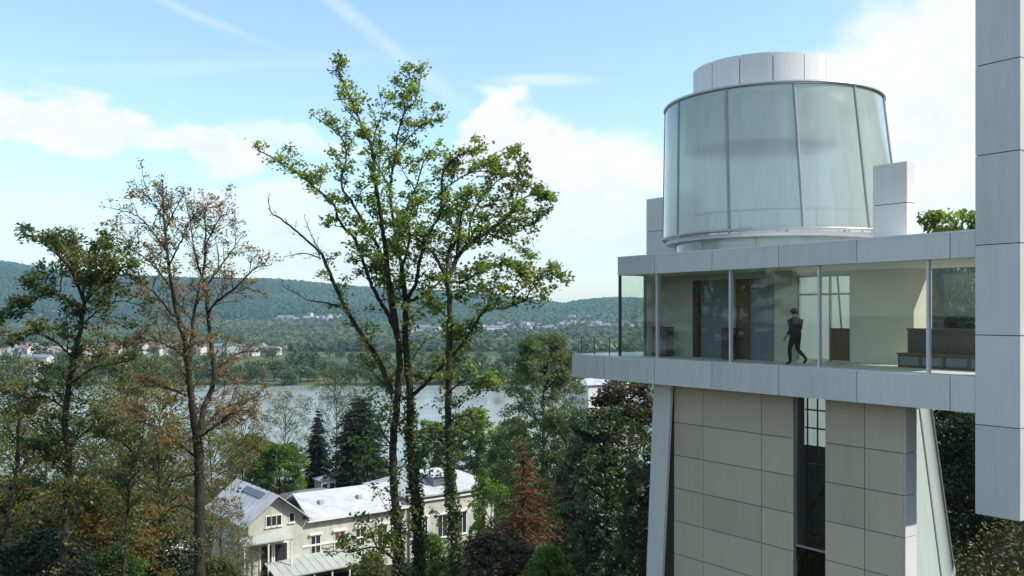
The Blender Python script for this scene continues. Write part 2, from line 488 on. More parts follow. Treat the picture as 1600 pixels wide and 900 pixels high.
def hgt(x, y):
    x = np.asarray(x, float); y = np.asarray(y, float)
    z = np.interp(y, _py, _pz)
    near = 1 - sstep(y, 120, 240)
    z = z + near * 0.45 * wob(x, y, 0.09)
    # wooded slope climbing to the right of the museum
    x0 = 13.0 + 0.36 * np.clip(y - 35, 0, 400)
    up = np.clip(x - x0, 0, 90) * 0.80 * (1 - sstep(y, 150, 260))
    z = z + up
    # far hills
    xr = x * RIDGE_Y / np.maximum(y, 2000.0)
    rz = np.interp(xr, _rx, _rz)
    base = np.interp(y, _py, _pz)
    spur = 0.10 * wob(x, y, 0.0016, 3) * sstep(y, 2300, 3000)
    t = np.clip((y - 2250) / (RIDGE_Y - 2250), 0, 1)
    prof = t * t * (3 - 2 * t) * 0.75 + t * 0.25
    prof = np.clip(prof + spur * np.sin(np.pi * np.clip(t, 0, 1)), 0, 1.0)
    zf = base + (rz - base) * prof
    zf = zf - np.clip(y - RIDGE_Y - 200, 0, 6000) * 0.03
    return np.where(y > 2250, zf, z)
def grid_axis(neg, posv, n, s):
    a = np.linspace(-math.asinh(-neg / s), math.asinh(posv / s), n)
    return np.sinh(a) * s
def build_terrain():
    xs = grid_axis(-5500, 5500, 230, 60.0)
    ys = np.concatenate([np.linspace(-400, -40, 8), np.linspace(-30, 300, 100), np.geomspace(305, 5000, 150)])
    X, Y = np.meshgrid(xs, ys)
    Z = hgt(X, Y)
    v = np.stack([X, Y, Z], -1).reshape(-1, 3)
    nx, ny = len(xs), len(ys)
    i = np.arange(ny - 1)[:, None] * nx + np.arange(nx - 1)[None, :]
    q = np.stack([i, i + 1, i + nx + 1, i + nx], -1).reshape(-1, 4)
    g = Geo(); g.add(v, q)
    o = part('ground', g, 'ground', smooth=True)
    tag(o, kind='structure', label='wooded valley ground with river plain and distant hills')
build_terrain()
def build_river():
    g = Geo()
    xs = np.linspace(-3200, 3200, 60)
    v = [(x, 240, WATER_Z) for x in xs] + [(x, 655, WATER_Z) for x in xs]
    n = len(xs)
    g.add(v, [(i, i + 1, n + i + 1, n + i) for i in range(n - 1)])
    tag(part('river', g, 'water'), kind='structure', label='broad pale grey-green river crossing the valley')
build_river()

# ------------------------------------------------------------------ forest on the far hills (one mass)
ICO = None
def icosa():
    p = (1 + 5 ** 0.5) / 2
    v = np.array([(-1, p, 0), (1, p, 0), (-1, -p, 0), (1, -p, 0), (0, -1, p), (0, 1, p), (0, -1, -p), (0, 1, -p), (p, 0, -1), (p, 0, 1), (-p, 0, -1), (-p, 0, 1)], float)
    v /= np.linalg.norm(v[0])
    f = np.array([(0, 11, 5), (0, 5, 1), (0, 1, 7), (0, 7, 10), (0, 10, 11), (1, 5, 9), (5, 11, 4), (11, 10, 2), (10, 7, 6), (7, 1, 8),
                  (3, 9, 4), (3, 4, 2), (3, 2, 6), (3, 6, 8), (3, 8, 9), (4, 9, 5), (2, 4, 11), (6, 2, 10), (8, 6, 7), (9, 8, 1)])
    return v, f
def blobs(name, pts, rad, hgts, rng, matn, label, tint):
    v0, f0 = icosa()
    f0 = f0[v0[f0][:, :, 2].mean(1) > -0.62]
    n = len(pts)
    v = v0[None] * (1 + rng.uniform(-0.28, 0.28, (n, 12, 1)))
    a = rng.uniform(0, 6.28, n); c, s = np.cos(a)[:, None], np.sin(a)[:, None]
    x = v[..., 0] * c - v[..., 1] * s; y = v[..., 0] * s + v[..., 1] * c
    V = np.stack([x * rad[:, None], y * rad[:, None], v[..., 2] * hgts[:, None]], -1) + pts[:, None, :]
    Fc = f0[None] + (np.arange(n) * 12)[:, None, None]
    g = Geo(); g.add(V.reshape(-1, 3), tris=Fc.reshape(-1, 3), tint=np.repeat(tint, len(f0)))
    o = part(name, g, matn)
    return tag(o, label, 'woodland', kind='stuff')
def build_forest():
    rng = np.random.default_rng(11)
    n = 42000
    # hillside, uniform over the slope that can be seen
    y = rng.uniform(2350, 4420, n)
    lat = rng.uniform(-0.68, 0.24, n)
    x = lat * y
    keep = (wob(x, y, 0.004, 2) + 0.62 * sstep(y, 2350, 3000) + 0.4 * sstep(y, 3500, 4000) + rng.uniform(-0.2, 0.2, n)) > 0.1
    ppx = CX + F * x / y
    keep &= ~((((ppx > 425) & (ppx < 540)) | ((ppx > 30) & (ppx < 115)) | (ppx > 880)) & (y < 2680) & (rng.uniform(0, 1, n) > 0.2))
    x, y = x[keep], y[keep]
    z = hgt(x, y)
    r = rng.uniform(5.0, 11.0, len(x)) * (1 + 0.35 * wob(x, y, 0.005, 9))
    t = np.clip(0.45 + 0.75 * wob(x, y, 0.0035, 5) + rng.uniform(-0.16, 0.16, len(x)), 0, 1)
    blobs('hillside_forest', np.stack([x, y, z + r * 0.45], -1), r, r * rng.uniform(0.75, 1.25, len(r)), rng, 'leaf_forest',
          'dense forest covering the long blue hills on the horizon', t)
    # patches of wood on the plain in front of the hills
    n = 30000
    y = rng.uniform(1130, 2500, n) ; x = rng.uniform(-0.66, 0.24, n) * y
    keep = wob(x, y, 0.006, 7) + rng.uniform(-0.35, 0.35, n) > -0.45
    ppx = CX + F * x / y                      # gardens and streets keep the towns open
    keep &= ~((ppx > 630) & (ppx < 1015) & (y > 1480) & (rng.uniform(0, 1, n) > 0.22))
    x, y = x[keep], y[keep]
    z = hgt(x, y)
    r = rng.uniform(3.5, 8.0, len(x))
    t = np.clip(0.5 + 0.5 * wob(x, y, 0.012, 1) + rng.uniform(-0.35, 0.35, len(x)), 0, 1)
    blobs('valley_woodland', np.stack([x, y, z + r * 0.5], -1), r, r * rng.uniform(0.8, 1.3, len(r)), rng, 'leaf_far',
          'patchwork of woods on the flat plain below the hills', t)
build_forest()
# ------------------------------------------------------------------ museum
simple('mullion_dark', (0.30, 0.33, 0.33), 0.4, 0.05)
MO = np.array([(966 - CX) / F * 36.265, 36.265])
MA = math.atan2(-0.8212, 0.5706)
mux = np.array([math.cos(MA), math.sin(MA)]); muy = np.array([-math.sin(MA), math.cos(MA)])
museum = empty('museum_building', (MO[0], MO[1], 0), MA)
tag(museum, 'modern white panel museum with glazed gallery and frosted glass lantern tower', 'building')
def U(px, v):
    """u along the facade for an image column on the plane v"""
    k = (px - CX) / F
    p0 = MO + muy * v
    # (p0 + u*mux).x = k*(p0+u*mux).y
    return (k * p0[1] - p0[0]) / (mux[0] - k * mux[1])
def Zat(px, py, v):
    u = U(px, v); p = MO + muy * v + mux * u
    return EYE + (HY - py) / F * p[1]
def loc2(x, y):
    d = np.array([x, y]) - MO
    return np.array([d @ mux, d @ muy])
ROOF0, ROOF1, DECK0 = 3.24, 3.96, -0.95
U_END = 14.42
PIT = 2.9
GAP = 0.026
def fascia(parent, us, z0, z1, v0=-0.04, v1=0.0, matn='panel'):
    for a, b in zip(us[:-1], us[1:]):
        boxpart('fascia_panel', parent, matn, a + GAP / 2, b - GAP / 2, v0, v1, z0, z1)
# deck
deck = part('deck', (lambda g: (g.box(-2.86, U_END, 0.002, 5.0, DECK0 + 0.03, -0.02), g)[1])(Geo()), ['joint'], museum)
seams = [-2.9, -0.79, 2.11, 5.01, 7.91, 10.81, 13.71, U_END]
fascia(deck, seams, DECK0, 0.0)
boxpart('soffit', deck, 'panel_warm', -2.86, U_END, 0.02, 4.98, DECK0, DECK0 + 0.027)
boxpart('floor', deck, 'floor_stone', -2.86, U_END, 0.012, 5.0, -0.018, 0.012)
for v in np.linspace(0.25, 4.6, 3):
    pass
# roof slab
roof = part('roof', (lambda g: (g.box(0.02, U_END, 0.002, 5.0, ROOF0 + 0.03, ROOF1 - 0.03), g)[1])(Geo()), ['joint'], museum)
fascia(roof, [0.0] + seams[2:], ROOF0, ROOF1)
boxpart('coping', roof, 'panel_white', 0.0, U_END, -0.05, 5.0, ROOF1 - 0.028, ROOF1 + 0.02)
boxpart('ceiling', roof, 'ceiling_paint', 0.03, U_END, 0.02, 4.98, ROOF0 + 0.0, ROOF0 + 0.028)
for i, (a, b) in enumerate(((0.03, 1.65), (1.65, 3.3), (3.3, 4.97))):
    boxpart('end_panel', roof, 'panel', -0.03, 0.018, a, b - GAP, ROOF0, ROOF1)
# gallery glazing
GT, GB = ROOF0 - 0.002, 0.014
mul = [0.0, 2.11, 5.74, 9.37, 13.0, U_END]
for a, b in zip(mul[:-1], mul[1:]):
    boxpart('glass_pane', museum, 'glass', a + 0.04, b - 0.04, 0.10, 0.112, GB, GT)
for k, u in enumerate(mul[:-1]):
    w = 0.035 if k else 0.05
    boxpart('mullion', museum, 'dark_metal' if k == 0 else 'mullion_paint', u - w, u + w, 0.05, 0.19 if k else 0.13, GB, GT)
boxpart('glass_pane', museum, 'glass', 0.0, 0.012, 0.16, 1.36, GB, GT)
boxpart('sill_rail', museum, 'steel', 0.05, U_END, 0.055, 0.16, 0.012, 0.05)
# gallery interior -------------------------------------------------
VA, VB, VR = 2.2, 4.0, 4.9
boxpart('end_wall', museum, 'plaster_grey', 0.0, 0.16, 1.45, VA + 0.2, GB, GT)
boxpart('end_jamb', museum, 'dark_metal', -0.01, 0.10, 1.37, 1.448, GB, GT)
ua = 0.162
uE = U(1238, VA)
inner = part('inner_wall', (lambda g: (g.box(ua, U(1083, VA), VA, VA + 0.2, GB, GT),
     g.box(U(1210, VA), uE, VA, VA + 0.2, GB, GT), g.box(U(1083, VA), U(1210, VA), VA + 0.002, VA + 0.198, 3.02, GT),
     g.box(U(1138, VA), U(1147, VA), VA + 0.001, VA + 0.199, GB, 3.018), g)[-1])(Geo()), ['plaster_grey'], museum)
boxpart('sliding_door', inner, 'door_grey', U(1093, VA), U(1138, VA) - 0.005, VA + 0.08, VA + 0.14, GB, 3.015)
boxpart('door_jamb', inner, 'dark_wood', U(1083, VA) + 0.005, U(1092, VA), VA - 0.03, VA + 0.16, GB, 3.015)
boxpart('sliding_door', inner, 'door_grey', U(1170, VA), U(1210, VA) - 0.005, VA + 0.08, VA + 0.14, GB, 3.015)
boxpart('door_panel', inner, 'brown_panel', U(1147, VA) + 0.005, U(1169, VA), VA + 0.10, VA + 0.16, GB, 3.015)
uF = U(1243, VB)
g = Geo()
g.hexa([(uE - 0.16, VA + 0.203, GB), (uE, VA + 0.203, GB), (uF, VB - 0.002, GB), (uF - 0.16, VB - 0.002, GB), (uE - 0.16, VA + 0.203, GT), (uE, VA + 0.203, GT), (uF, VB - 0.002, GT), (uF - 0.16, VB - 0.002, GT)])
part('inner_wall_return', g, 'plaster', museum)
# back wall with the glazed doors
d0, d1 = U(1247, VB), U(1326, VB)
w1 = U(1419, VB)
back = part('back_wall', (lambda g: (g.box(d1 + 0.06, w1, VB, VB + 0.2, GB, GT), g.box(uF - 0.16, d0 - 0.06, VB, VB + 0.2, GB, GT),
      g.box(d0 - 0.06, d1 + 0.06, VB + 0.002, VB + 0.198, 3.12, GT), g)[-1])(Geo()), ['plaster'], museum)
zt = 2.42
fr = Geo()
dm = d0 + (d1 - d0) * 0.62
for u in (d0 - 0.03, dm, d1 + 0.03): fr.box(u - 0.03, u + 0.03, VB + 0.05, VB + 0.14, GB, 3.118)
fr.box(d0, d1, VB + 0.055, VB + 0.135, zt - 0.03, zt + 0.04); fr.box(d0, d1, VB + 0.055, VB + 0.135, 3.06, 3.117)
door = part('glazed_door', fr, 'steel', museum)
for a, b in ((d0 + 0.01, dm - 0.04), (dm + 0.04, d1 - 0.01)):
    boxpart('door_pane', door, 'glass', a, b, VB + 0.09, VB + 0.10, GB + 0.02 if a < dm else 1.22, zt - 0.035)
    boxpart('door_pane', door, 'glass', a, b, VB + 0.09, VB + 0.10, zt + 0.045, 3.055)
boxpart('lower_panel', door, 'brown_panel', dm + 0.04, d1 - 0.01, VB + 0.08, VB + 0.11, GB + 0.02, 1.20)
# rear window beyond the tower
rw = w1
for a, b in ((w1 + 0.22, U(1452, VR)), (U(1452, VR) + 0.06, U_END)):
    boxpart('rear_glass_pane', museum, 'glass', a, b, VR, VR + 0.012, GB, GT)
boxpart('rear_mullion', museum, 'mullion_paint', U(1452, VR), U(1452, VR) + 0.06, VR - 0.04, VR + 0.06, GB, GT)
boxpart('back_wall_return', museum, 'plaster', w1, w1 + 0.2, VB, VR + 0.06, GB, GT)
# terrace railing
for u in (-2.75, -1.9, -0.95): boxpart('railing_post', museum, 'dark_metal', u - 0.015, u + 0.015, 0.35, 0.38, 0.012, 0.72)

# ------------------------------------------------------------------ lantern and drum
tc0 = loc2(37.0 * math.sin(math.radians(16.29)), 37.0 * math.cos(math.radians(16.29)))
tc1 = loc2(37.3 * math.sin(math.radians(15.9)), 37.3 * math.cos(math.radians(15.9)))
phi0 = math.atan2(*( -(MO + mux * tc0[0] + muy * tc0[1]) )[::-1])     # towards the camera, world
def ring_pt(c, r, deg, z):
    a = phi0 + math.radians(deg) - MA
    return (c[0] + r * math.cos(a), c[1] + r * math.sin(a), z)
LZ0, LZ1, LR0, LR1 = 4.64, 9.82, 4.42, 4.11
lantern = empty('lantern', (0, 0, 0), 0, museum)
def shell(c0, r0, z0, c1, r1, z1, a0, a1, th, step=4.0, nz=1):
    n = max(2, int(abs(a1 - a0) / step) + 1)
    g = Geo()
    A = np.linspace(a0, a1, n); T = np.linspace(0, 1, nz + 1)
    v = []
    for off in (0.0, th):
        for t in T:
            c = np.array(c0) * (1 - t) + np.array(c1) * t
            for a in A: v.append(ring_pt(c, r0 * (1 - t) + r1 * t - off, a, z0 + (z1 - z0) * t))
    q = []
    m = n * (nz + 1)
    if th == 0:
        v = v[:m]
        g.add(v, [(k * n + i, k * n + i + 1, k * n + i + n + 1, k * n + i + n) for k in range(nz) for i in range(n - 1)])
        return g
    for k in range(nz):
        for i in range(n - 1):
            b = k * n + i
            q.append((b, b + 1, b + n + 1, b + n)); q.append((m + b + 1, m + b, m + b + n, m + b + n + 1))
    for i in range(n - 1):
        q.append((i + 1, i, m + i, m + i + 1)); b = nz * n + i; q.append((b, b + 1, m + b + 1, m + b))
    for k in range(nz):
        for i, s in ((0, 1), (n - 1, -1)):
            b = k * n + i; f = (b, b + n, m + b + n, m + b)
            q.append(f if s > 0 else f[::-1])
    g.add(v, q)
    return g
NP = 11
DA = 360.0 / NP
angs = [-54.5 + DA * k for k in range(NP)]
for a in angs:
    part('glass_pane', shell(tc0, LR0, LZ0, tc1, LR1, LZ1, a + 0.5, a + DA - 0.5, 0), 'frosted', lantern, smooth=True)
    g = Geo()
    p0 = np.array(ring_pt(tc0, LR0 + 0.0, a, LZ0)); p1 = np.array(ring_pt(tc1, LR1 + 0.0, a, LZ1))
    g.tube([p0, p0 * 0.5 + p1 * 0.5, p1], 0.055, 8)
    part('mullion', g, 'mullion_dark', lantern, smooth=True)
def ring(c, r, z, rad, name, parent, matn='steel'):
    g = Geo()
    A = np.linspace(0, 360, 97)
    g.tube([ring_pt(c, r, a, z) for a in A], rad, 8)
    return part(name, g, matn, parent, smooth=True)
ring(tc0, LR0 + 0.01, LZ0, 0.06, 'bottom_ring', lantern)
ring(tc1, LR1 + 0.01, LZ1, 0.075, 'top_ring', lantern)
def annulus(c, r0, r1, z0, z1, name, parent, matn, n=96):
    g = Geo()
    A = np.linspace(0, 360, n, endpoint=False)
    v = [ring_pt(c, r, a, z) for z in (z0, z1) for r in (r0, r1) for a in A]
    q = []
    for i in range(n):
        j = (i + 1) % n
        q += [(i, j, n + j, n + i), (2 * n + j, 2 * n + i, 3 * n + i, 3 * n + j), (n + i, n + j, 3 * n + j, 3 * n + i), (j, i, 2 * n + i, 2 * n + j)]
    g.add(v, q)
    return part(name, g, matn, parent)
annulus(tc1, 2.55, LR1 - 0.06, LZ1 - 0.02, LZ1 + 0.06, 'lantern_roof', lantern, 'frosted')
# base drum under the ring
for a in angs:
    part('base_panel', shell(tc0, 3.95, 3.9, tc0, 3.95, LZ0 - 0.05, a + 11 + 0.3, a + 11 + DA - 0.3, 0), 'frosted', lantern, smooth=True)
    g = Geo(); g.tube([ring_pt(tc0, 3.97, a + 11, 3.9), ring_pt(tc0, 3.97, a + 11, LZ0 - 0.05)], 0.025, 6)
    part('base_post', g, 'steel', lantern)
# a railing round the well inside
rl = Geo()
A = np.linspace(0, 360, 73)
for z in (5.38,): rl.tube([ring_pt(tc0, 3.75, a, z) for a in A], 0.03, 6)
for a in range(0, 360, 20): rl.tube([ring_pt(tc0, 3.75, a, 4.5), ring_pt(tc0, 3.75, a, 5.4)], 0.025, 5)
part('inner_railing', rl, 'steel', lantern)
annulus(tc0, 2.6, 4.3, 4.42, 4.55, 'lantern_floor', lantern, 'panel_white')
# white drum rising through the roof
drum = empty('drum', (0, 0, 0), 0, museum)
dc = loc2(37.1 * math.sin(math.radians(15.37)), 37.1 * math.cos(math.radians(15.37)))
DR = 2.66
NPD = 14
for k in range(NPD):
    a = -68 + k * 360.0 / NPD
    part('drum_panel', shell(dc, DR, 8.24, dc, DR, 11.25, a + 0.35, a + 360.0 / NPD - 0.35, 0.03, 3.0), 'panel_white', drum, smooth=False)
part('drum_core', shell(dc, DR - 0.04, 8.2, dc, DR - 0.04, 11.2, 0, 360, 0.1, 5.0), 'joint', drum)
annulus(dc, 0.02, DR - 0.02, 11.12, 11.22, 'drum_lid', drum, 'panel_white')
annulus(dc, DR - 0.2, DR + 0.02, 8.1, 8.2, 'drum_rim', drum, 'panel_white')
# flank blocks beside the lantern
def flank(px0, px1, v0, v1, ztop, zseam, u1=None):
    a, b = U(px0, v0), U(px1, v0)
    f = part('flank_block', (lambda g: (g.box(a + 0.03, b - 0.03, v0 + 0.03, v1, 3.9, ztop - 0.02), g)[1])(Geo()), 'joint', museum)
    for z0, z1 in ((3.97, zseam - GAP / 2), (zseam + GAP / 2, ztop)):
        boxpart('block_panel', f, 'panel', a, b, v0, v0 + 0.028, z0, z1)
        boxpart('block_panel', f, 'panel_white', b - 0.028, b, v0 + 0.032, v1, z0, z1)  # sunward side in a whiter panel, sunlight painted into the colour
        boxpart('block_panel', f, 'panel', a, a + 0.028, v0 + 0.032, v1, z0, z1)
    boxpart('block_cap', f, 'panel_white', a, b, v0, v1, ztop + 0.001, ztop + 0.03)
flank(1364, 1417, 1.6, 2.05, Zat(1390, 257, 1.6), Zat(1390, 319, 1.6))
flank(1010, 1075, 3.6, 4.8, Zat(1015, 312, 3.6), Zat(1015, 362, 3.6))

# ------------------------------------------------------------------ tower below: cone of frosted glass, wall of panels, fin
tower = empty('tower', (0, 0, 0), 0, museum)
def cone_at(z):
    """right outline measured in the picture: centre and radius at height z"""
    t = (z - (LZ0 - 2.92 + 0)) if False else z
    # z above floor:  4.6 -> 4.45 ;  -1.8 -> 5.35 ; -7.9 -> 6.1 ; -14 -> 6.9
    r = np.interp(z, [-14, -7.9, -1.8, 4.6], [7.0, 6.23, 5.45, 4.45])
    return tc0, r
def cone_seg(z0, z1, a0, a1, th=0):
    (c0, r0), (c1, r1) = cone_at(z0), cone_at(z1)
    return shell(c0, r0, z0, c1, r1, z1, a0, a1, th)
zl = [-13.6, -7.55, -1.5, 4.5]
for z0, z1 in zip(zl[:-1], zl[1:]):
    for a0, a1 in ((36, 60), (60.6, 84.5), (85.5, 116), (117, 148), (149, 180), (181, 212)):
        if z1 > 0 and a0 < 60: continue                          # the gallery room takes this place
        part('glass_pane', cone_seg(z0 + 0.03, z1 - 0.03, a0, a1), 'fritted', tower, smooth=True)
for z in zl[:-1]:
    c, r = cone_at(z)
    g = Geo(); g.tube([ring_pt(c, r + 0.01, a, z) for a in np.linspace(36, 212, 50)], 0.05, 8)
    part('glazing_ring', g, 'steel', tower, smooth=True)
for a in (60.3, 85, 116.5, 148.5, 180.5, 212):
    g = Geo(); g.tube([ring_pt(*cone_at(z), a, z) for z in (-13.6, -7.5, -1.8, 4.5)], 0.04, 8)
    part('mullion', g, 'steel', tower, smooth=True)
for z0, z1 in zip(zl[:-1], zl[1:]):
    for a0, a1 in ((213, 226),):
        part('shell_panel', cone_seg(z0 + 0.02, z1 - 0.02, a0, a1, 0.2), 'panel_white', tower)
# panel wall
PV, PT = 1.0, 0.62
wl, s0, s1, wr = U(1053, PV), U(1240, PV), U(1289, PV), U(1413, PV)
c1_, c2_, c3_ = U(1099, PV), U(1190, PV), U(1351, PV)
wall = part('panel_wall', (lambda g: (g.box(wl + 0.02, s0 - 0.02, PV + 0.03, PV + PT - 0.02, -14, DECK0 - 0.005), g.box(s1 + 0.02, wr - 0.02, PV + 0.03, PV + PT - 0.02, -14, DECK0 - 0.005), g)[-1])(Geo()), 'joint', tower)
zj = [Zat(1053, y, PV) for y in (659.5, 711, 762, 813, 864)]
ph = (zj[0] - zj[-1]) / 4
zs = [DECK0 - 0.002] + [zj[0] - ph * k for k in range(0, 10)]
for zt_, zb in zip(zs[:-1], zs[1:]):
    for a, b in ((wl, c1_), (c1_, c2_), (c2_, s0), (s1, c3_), (c3_, wr)):
        w = 0.008 if (a == c1_) else GAP / 2
        w2 = 0.008 if (b == c1_) else GAP / 2
        boxpart('wall_panel', wall, 'panel_warm', a + w, b - w2, PV, PV + 0.028, zb + GAP / 2, zt_ - GAP / 2)
    boxpart('wall_panel', wall, 'panel_white', wr - 0.018, wr + 0.02, PV + 0.03, PV + PT, zb + 0.01, zt_ - 0.01)  # wall end in white: its sunlit look is put into the colour
# slot window with the stair behind
slot = part('slot_frame', (lambda g: ([g.box(s0 + 0.02, s1 - 0.02, PV + 0.1, PV + 0.16, z - 0.03, z + 0.03) for z in (-6.05, -13.5)], g.box(s0 - 0.018, s0 + 0.02, PV + 0.06, PV + 0.2, -14, DECK0), g.box(s1 - 0.02, s1 + 0.018, PV + 0.06, PV + 0.2, -14, DECK0), g)[-1])(Geo()), 'steel', tower)
boxpart('slot_glass', slot, 'glass', s0 + 0.02, s1 - 0.02, PV + 0.125, PV + 0.135, -6.0, DECK0)
boxpart('slot_glass', slot, 'glass_dark', s0 + 0.02, s1 - 0.02, PV + 0.125, PV + 0.135, -13.4, -6.1)
st = Geo()
for k in range(16):
    z = -1.6 - k * 0.62
    st.box(s0 - 0.3, s1 + 0.3, PV + 1.0, PV + 1.06, z, z + 0.05)
for u in np.linspace(s0 - 0.2, s1 + 0.2, 5): st.box(u - 0.02, u + 0.02, PV + 0.98, PV + 1.02, -12, DECK0)
st.tube([(s0 - 0.5, PV + 1.4, -5.2), (s1 + 0.6, PV + 1.4, -2.0)], 0.09, 5)
st.tube([(s1 + 0.6, PV + 1.8, -5.4), (s0 - 0.5, PV + 1.8, -8.6)], 0.09, 5)
part('stair', st, 'dark_metal', tower)
boxpart('stair_back_wall', tower, 'door_grey', wl + 0.3, s1 + 1.2, PV + 2.6, PV + 2.8, -14, -3.1)
boxpart('landing', tower, 'dark_metal', wl + 0.3, s1 + 1.2, PV + 0.7, PV + 2.58, -6.4, -6.2)
# leaning fin at the left
fv0, fv1 = 0.75, 0.88
fin = Geo()
zt_, zb = DECK0 - 0.004, -14.0
ztp, zbp = Zat(1035, 612, fv0), Zat(1022, 900, fv0)
def lin(pa, pb, z):
    ua_, ub_ = U(pa, fv0), U(pb, fv0)
    return ua_ + (ub_ - ua_) * (z - ztp) / (zbp - ztp)
fin.hexa([(lin(1021, 1010, zb), fv0, zb), (lin(1048, 1034, zb), fv0, zb), (lin(1048, 1034, zb), fv1, zb), (lin(1021, 1010, zb), fv1, zb),
          (lin(1021, 1010, zt_), fv0, zt_), (lin(1048, 1034, zt_), fv0, zt_), (lin(1048, 1034, zt_), fv1, zt_), (lin(1021, 1010, zt_), fv1, zt_)])
part('fin', fin, 'panel', tower)
boxpart('gap_shade_sheet', tower, 'joint', U(1030, 1.4), wl + 0.1, 1.4, 1.5, -14, DECK0 - 0.01)  # dark sheet added behind the gap, standing in for its shade

# ------------------------------------------------------------------ tall hanging wall at the right edge
pv = -0.06
pl, pr_ = U_END + 0.004, U(1594, pv)
pillar = part('pillar', (lambda g: (g.box(pl + 0.03, pr_ - 0.03, pv + 0.03, 1.5, -3.62, 13.2), g)[1])(Geo()), 'joint', museum)
zz = [-3.64 + 2.395 * k for k in range(8)]
for z0, z1 in zip(zz[:-1], zz[1:]):
    boxpart('pillar_panel', pillar, 'panel', pl, pr_, pv, pv + 0.028, z0 + GAP / 2, z1 - GAP / 2)
    boxpart('pillar_panel', pillar, 'panel', pr_ - 0.028, pr_, pv + 0.032, 1.52, z0 + GAP / 2, z1 - GAP / 2)
    boxpart('pillar_panel', pillar, 'panel', pl, pl + 0.028, pv + 0.032, 1.52, z0 + GAP / 2, z1 - GAP / 2)
boxpart('pillar_foot', pillar, 'panel', pl + 0.03, pr_ - 0.03, pv + 0.03, 1.5, -3.64, -3.622)

# ------------------------------------------------------------------ counter and plinths inside the gallery (things of their own)
def at_museum(name, label, cat, u, v, z=0.012):
    p = MO + mux * u + muy * v
    e = empty(name, (p[0], p[1], z), MA)
    return tag(e, label, cat)
cv = 2.6
ca, cb, cc = U(1403, cv), U(1411, cv), U_END - 0.05
zc1, zc2 = Zat(1440, 553, cv), Zat(1440, 514, cv)
ct = at_museum('display_counter', 'dark stepped display counter inside the gallery behind the glass', 'counter', ca, cv)
g = Geo(); g.box(0, cc - ca, 0, 0.7, 0.0, zc1 - 0.06); part('lower_tier', g, 'counter', ct)
g = Geo(); g.box(-0.03, cc - ca, -0.03, 0.73, zc1 - 0.058, zc1); part('ledge', g, 'brown_panel', ct)
g = Geo(); g.box(cb - ca, cc - ca, 0.25, 0.7, zc1 + 0.001, zc2 - 0.05); part('upper_tier', g, 'counter', ct)
g = Geo(); g.box(cb - ca - 0.03, cc - ca, 0.22, 0.73, zc2 - 0.048, zc2); part('counter_top', g, 'brown_panel', ct)
for k in range(5):
    x0 = 0.06 + k * (cc - ca) / 5.0
    g = Geo(); g.box(x0, x0 + (cc - ca) / 5.0 - 0.12, -0.012, -0.001, 0.08, zc1 - 0.12); part('front_panel', g, 'door_grey', ct)
def plinth(px0, px1, py0, v, label, sub='dark_wood'):
    a, b = U(px0, v), U(px1, v)
    h = Zat((px0 + px1) / 2, py0, v)
    p = at_museum('plinth', label, 'plinth', a, v)
    g = Geo(); g.box(0, b - a, 0, 0.45, 0.06, h - 0.03); part('body', g, sub, p)
    g = Geo(); g.box(0.03, b - a - 0.03, 0.03, 0.42, 0, 0.058); part('base', g, 'dark_metal', p)
    g = Geo(); g.box(-0.01, b - a + 0.01, -0.01, 0.46, h - 0.028, h); part('top', g, 'dark_metal', p)
plinth(1018, 1040, 511, 1.3, 'black box plinth in the gallery corner by the hill view')
plinth(1127, 1139, 513, 1.6, 'narrow dark red-brown plinth beside the second window post', 'dark_wood')
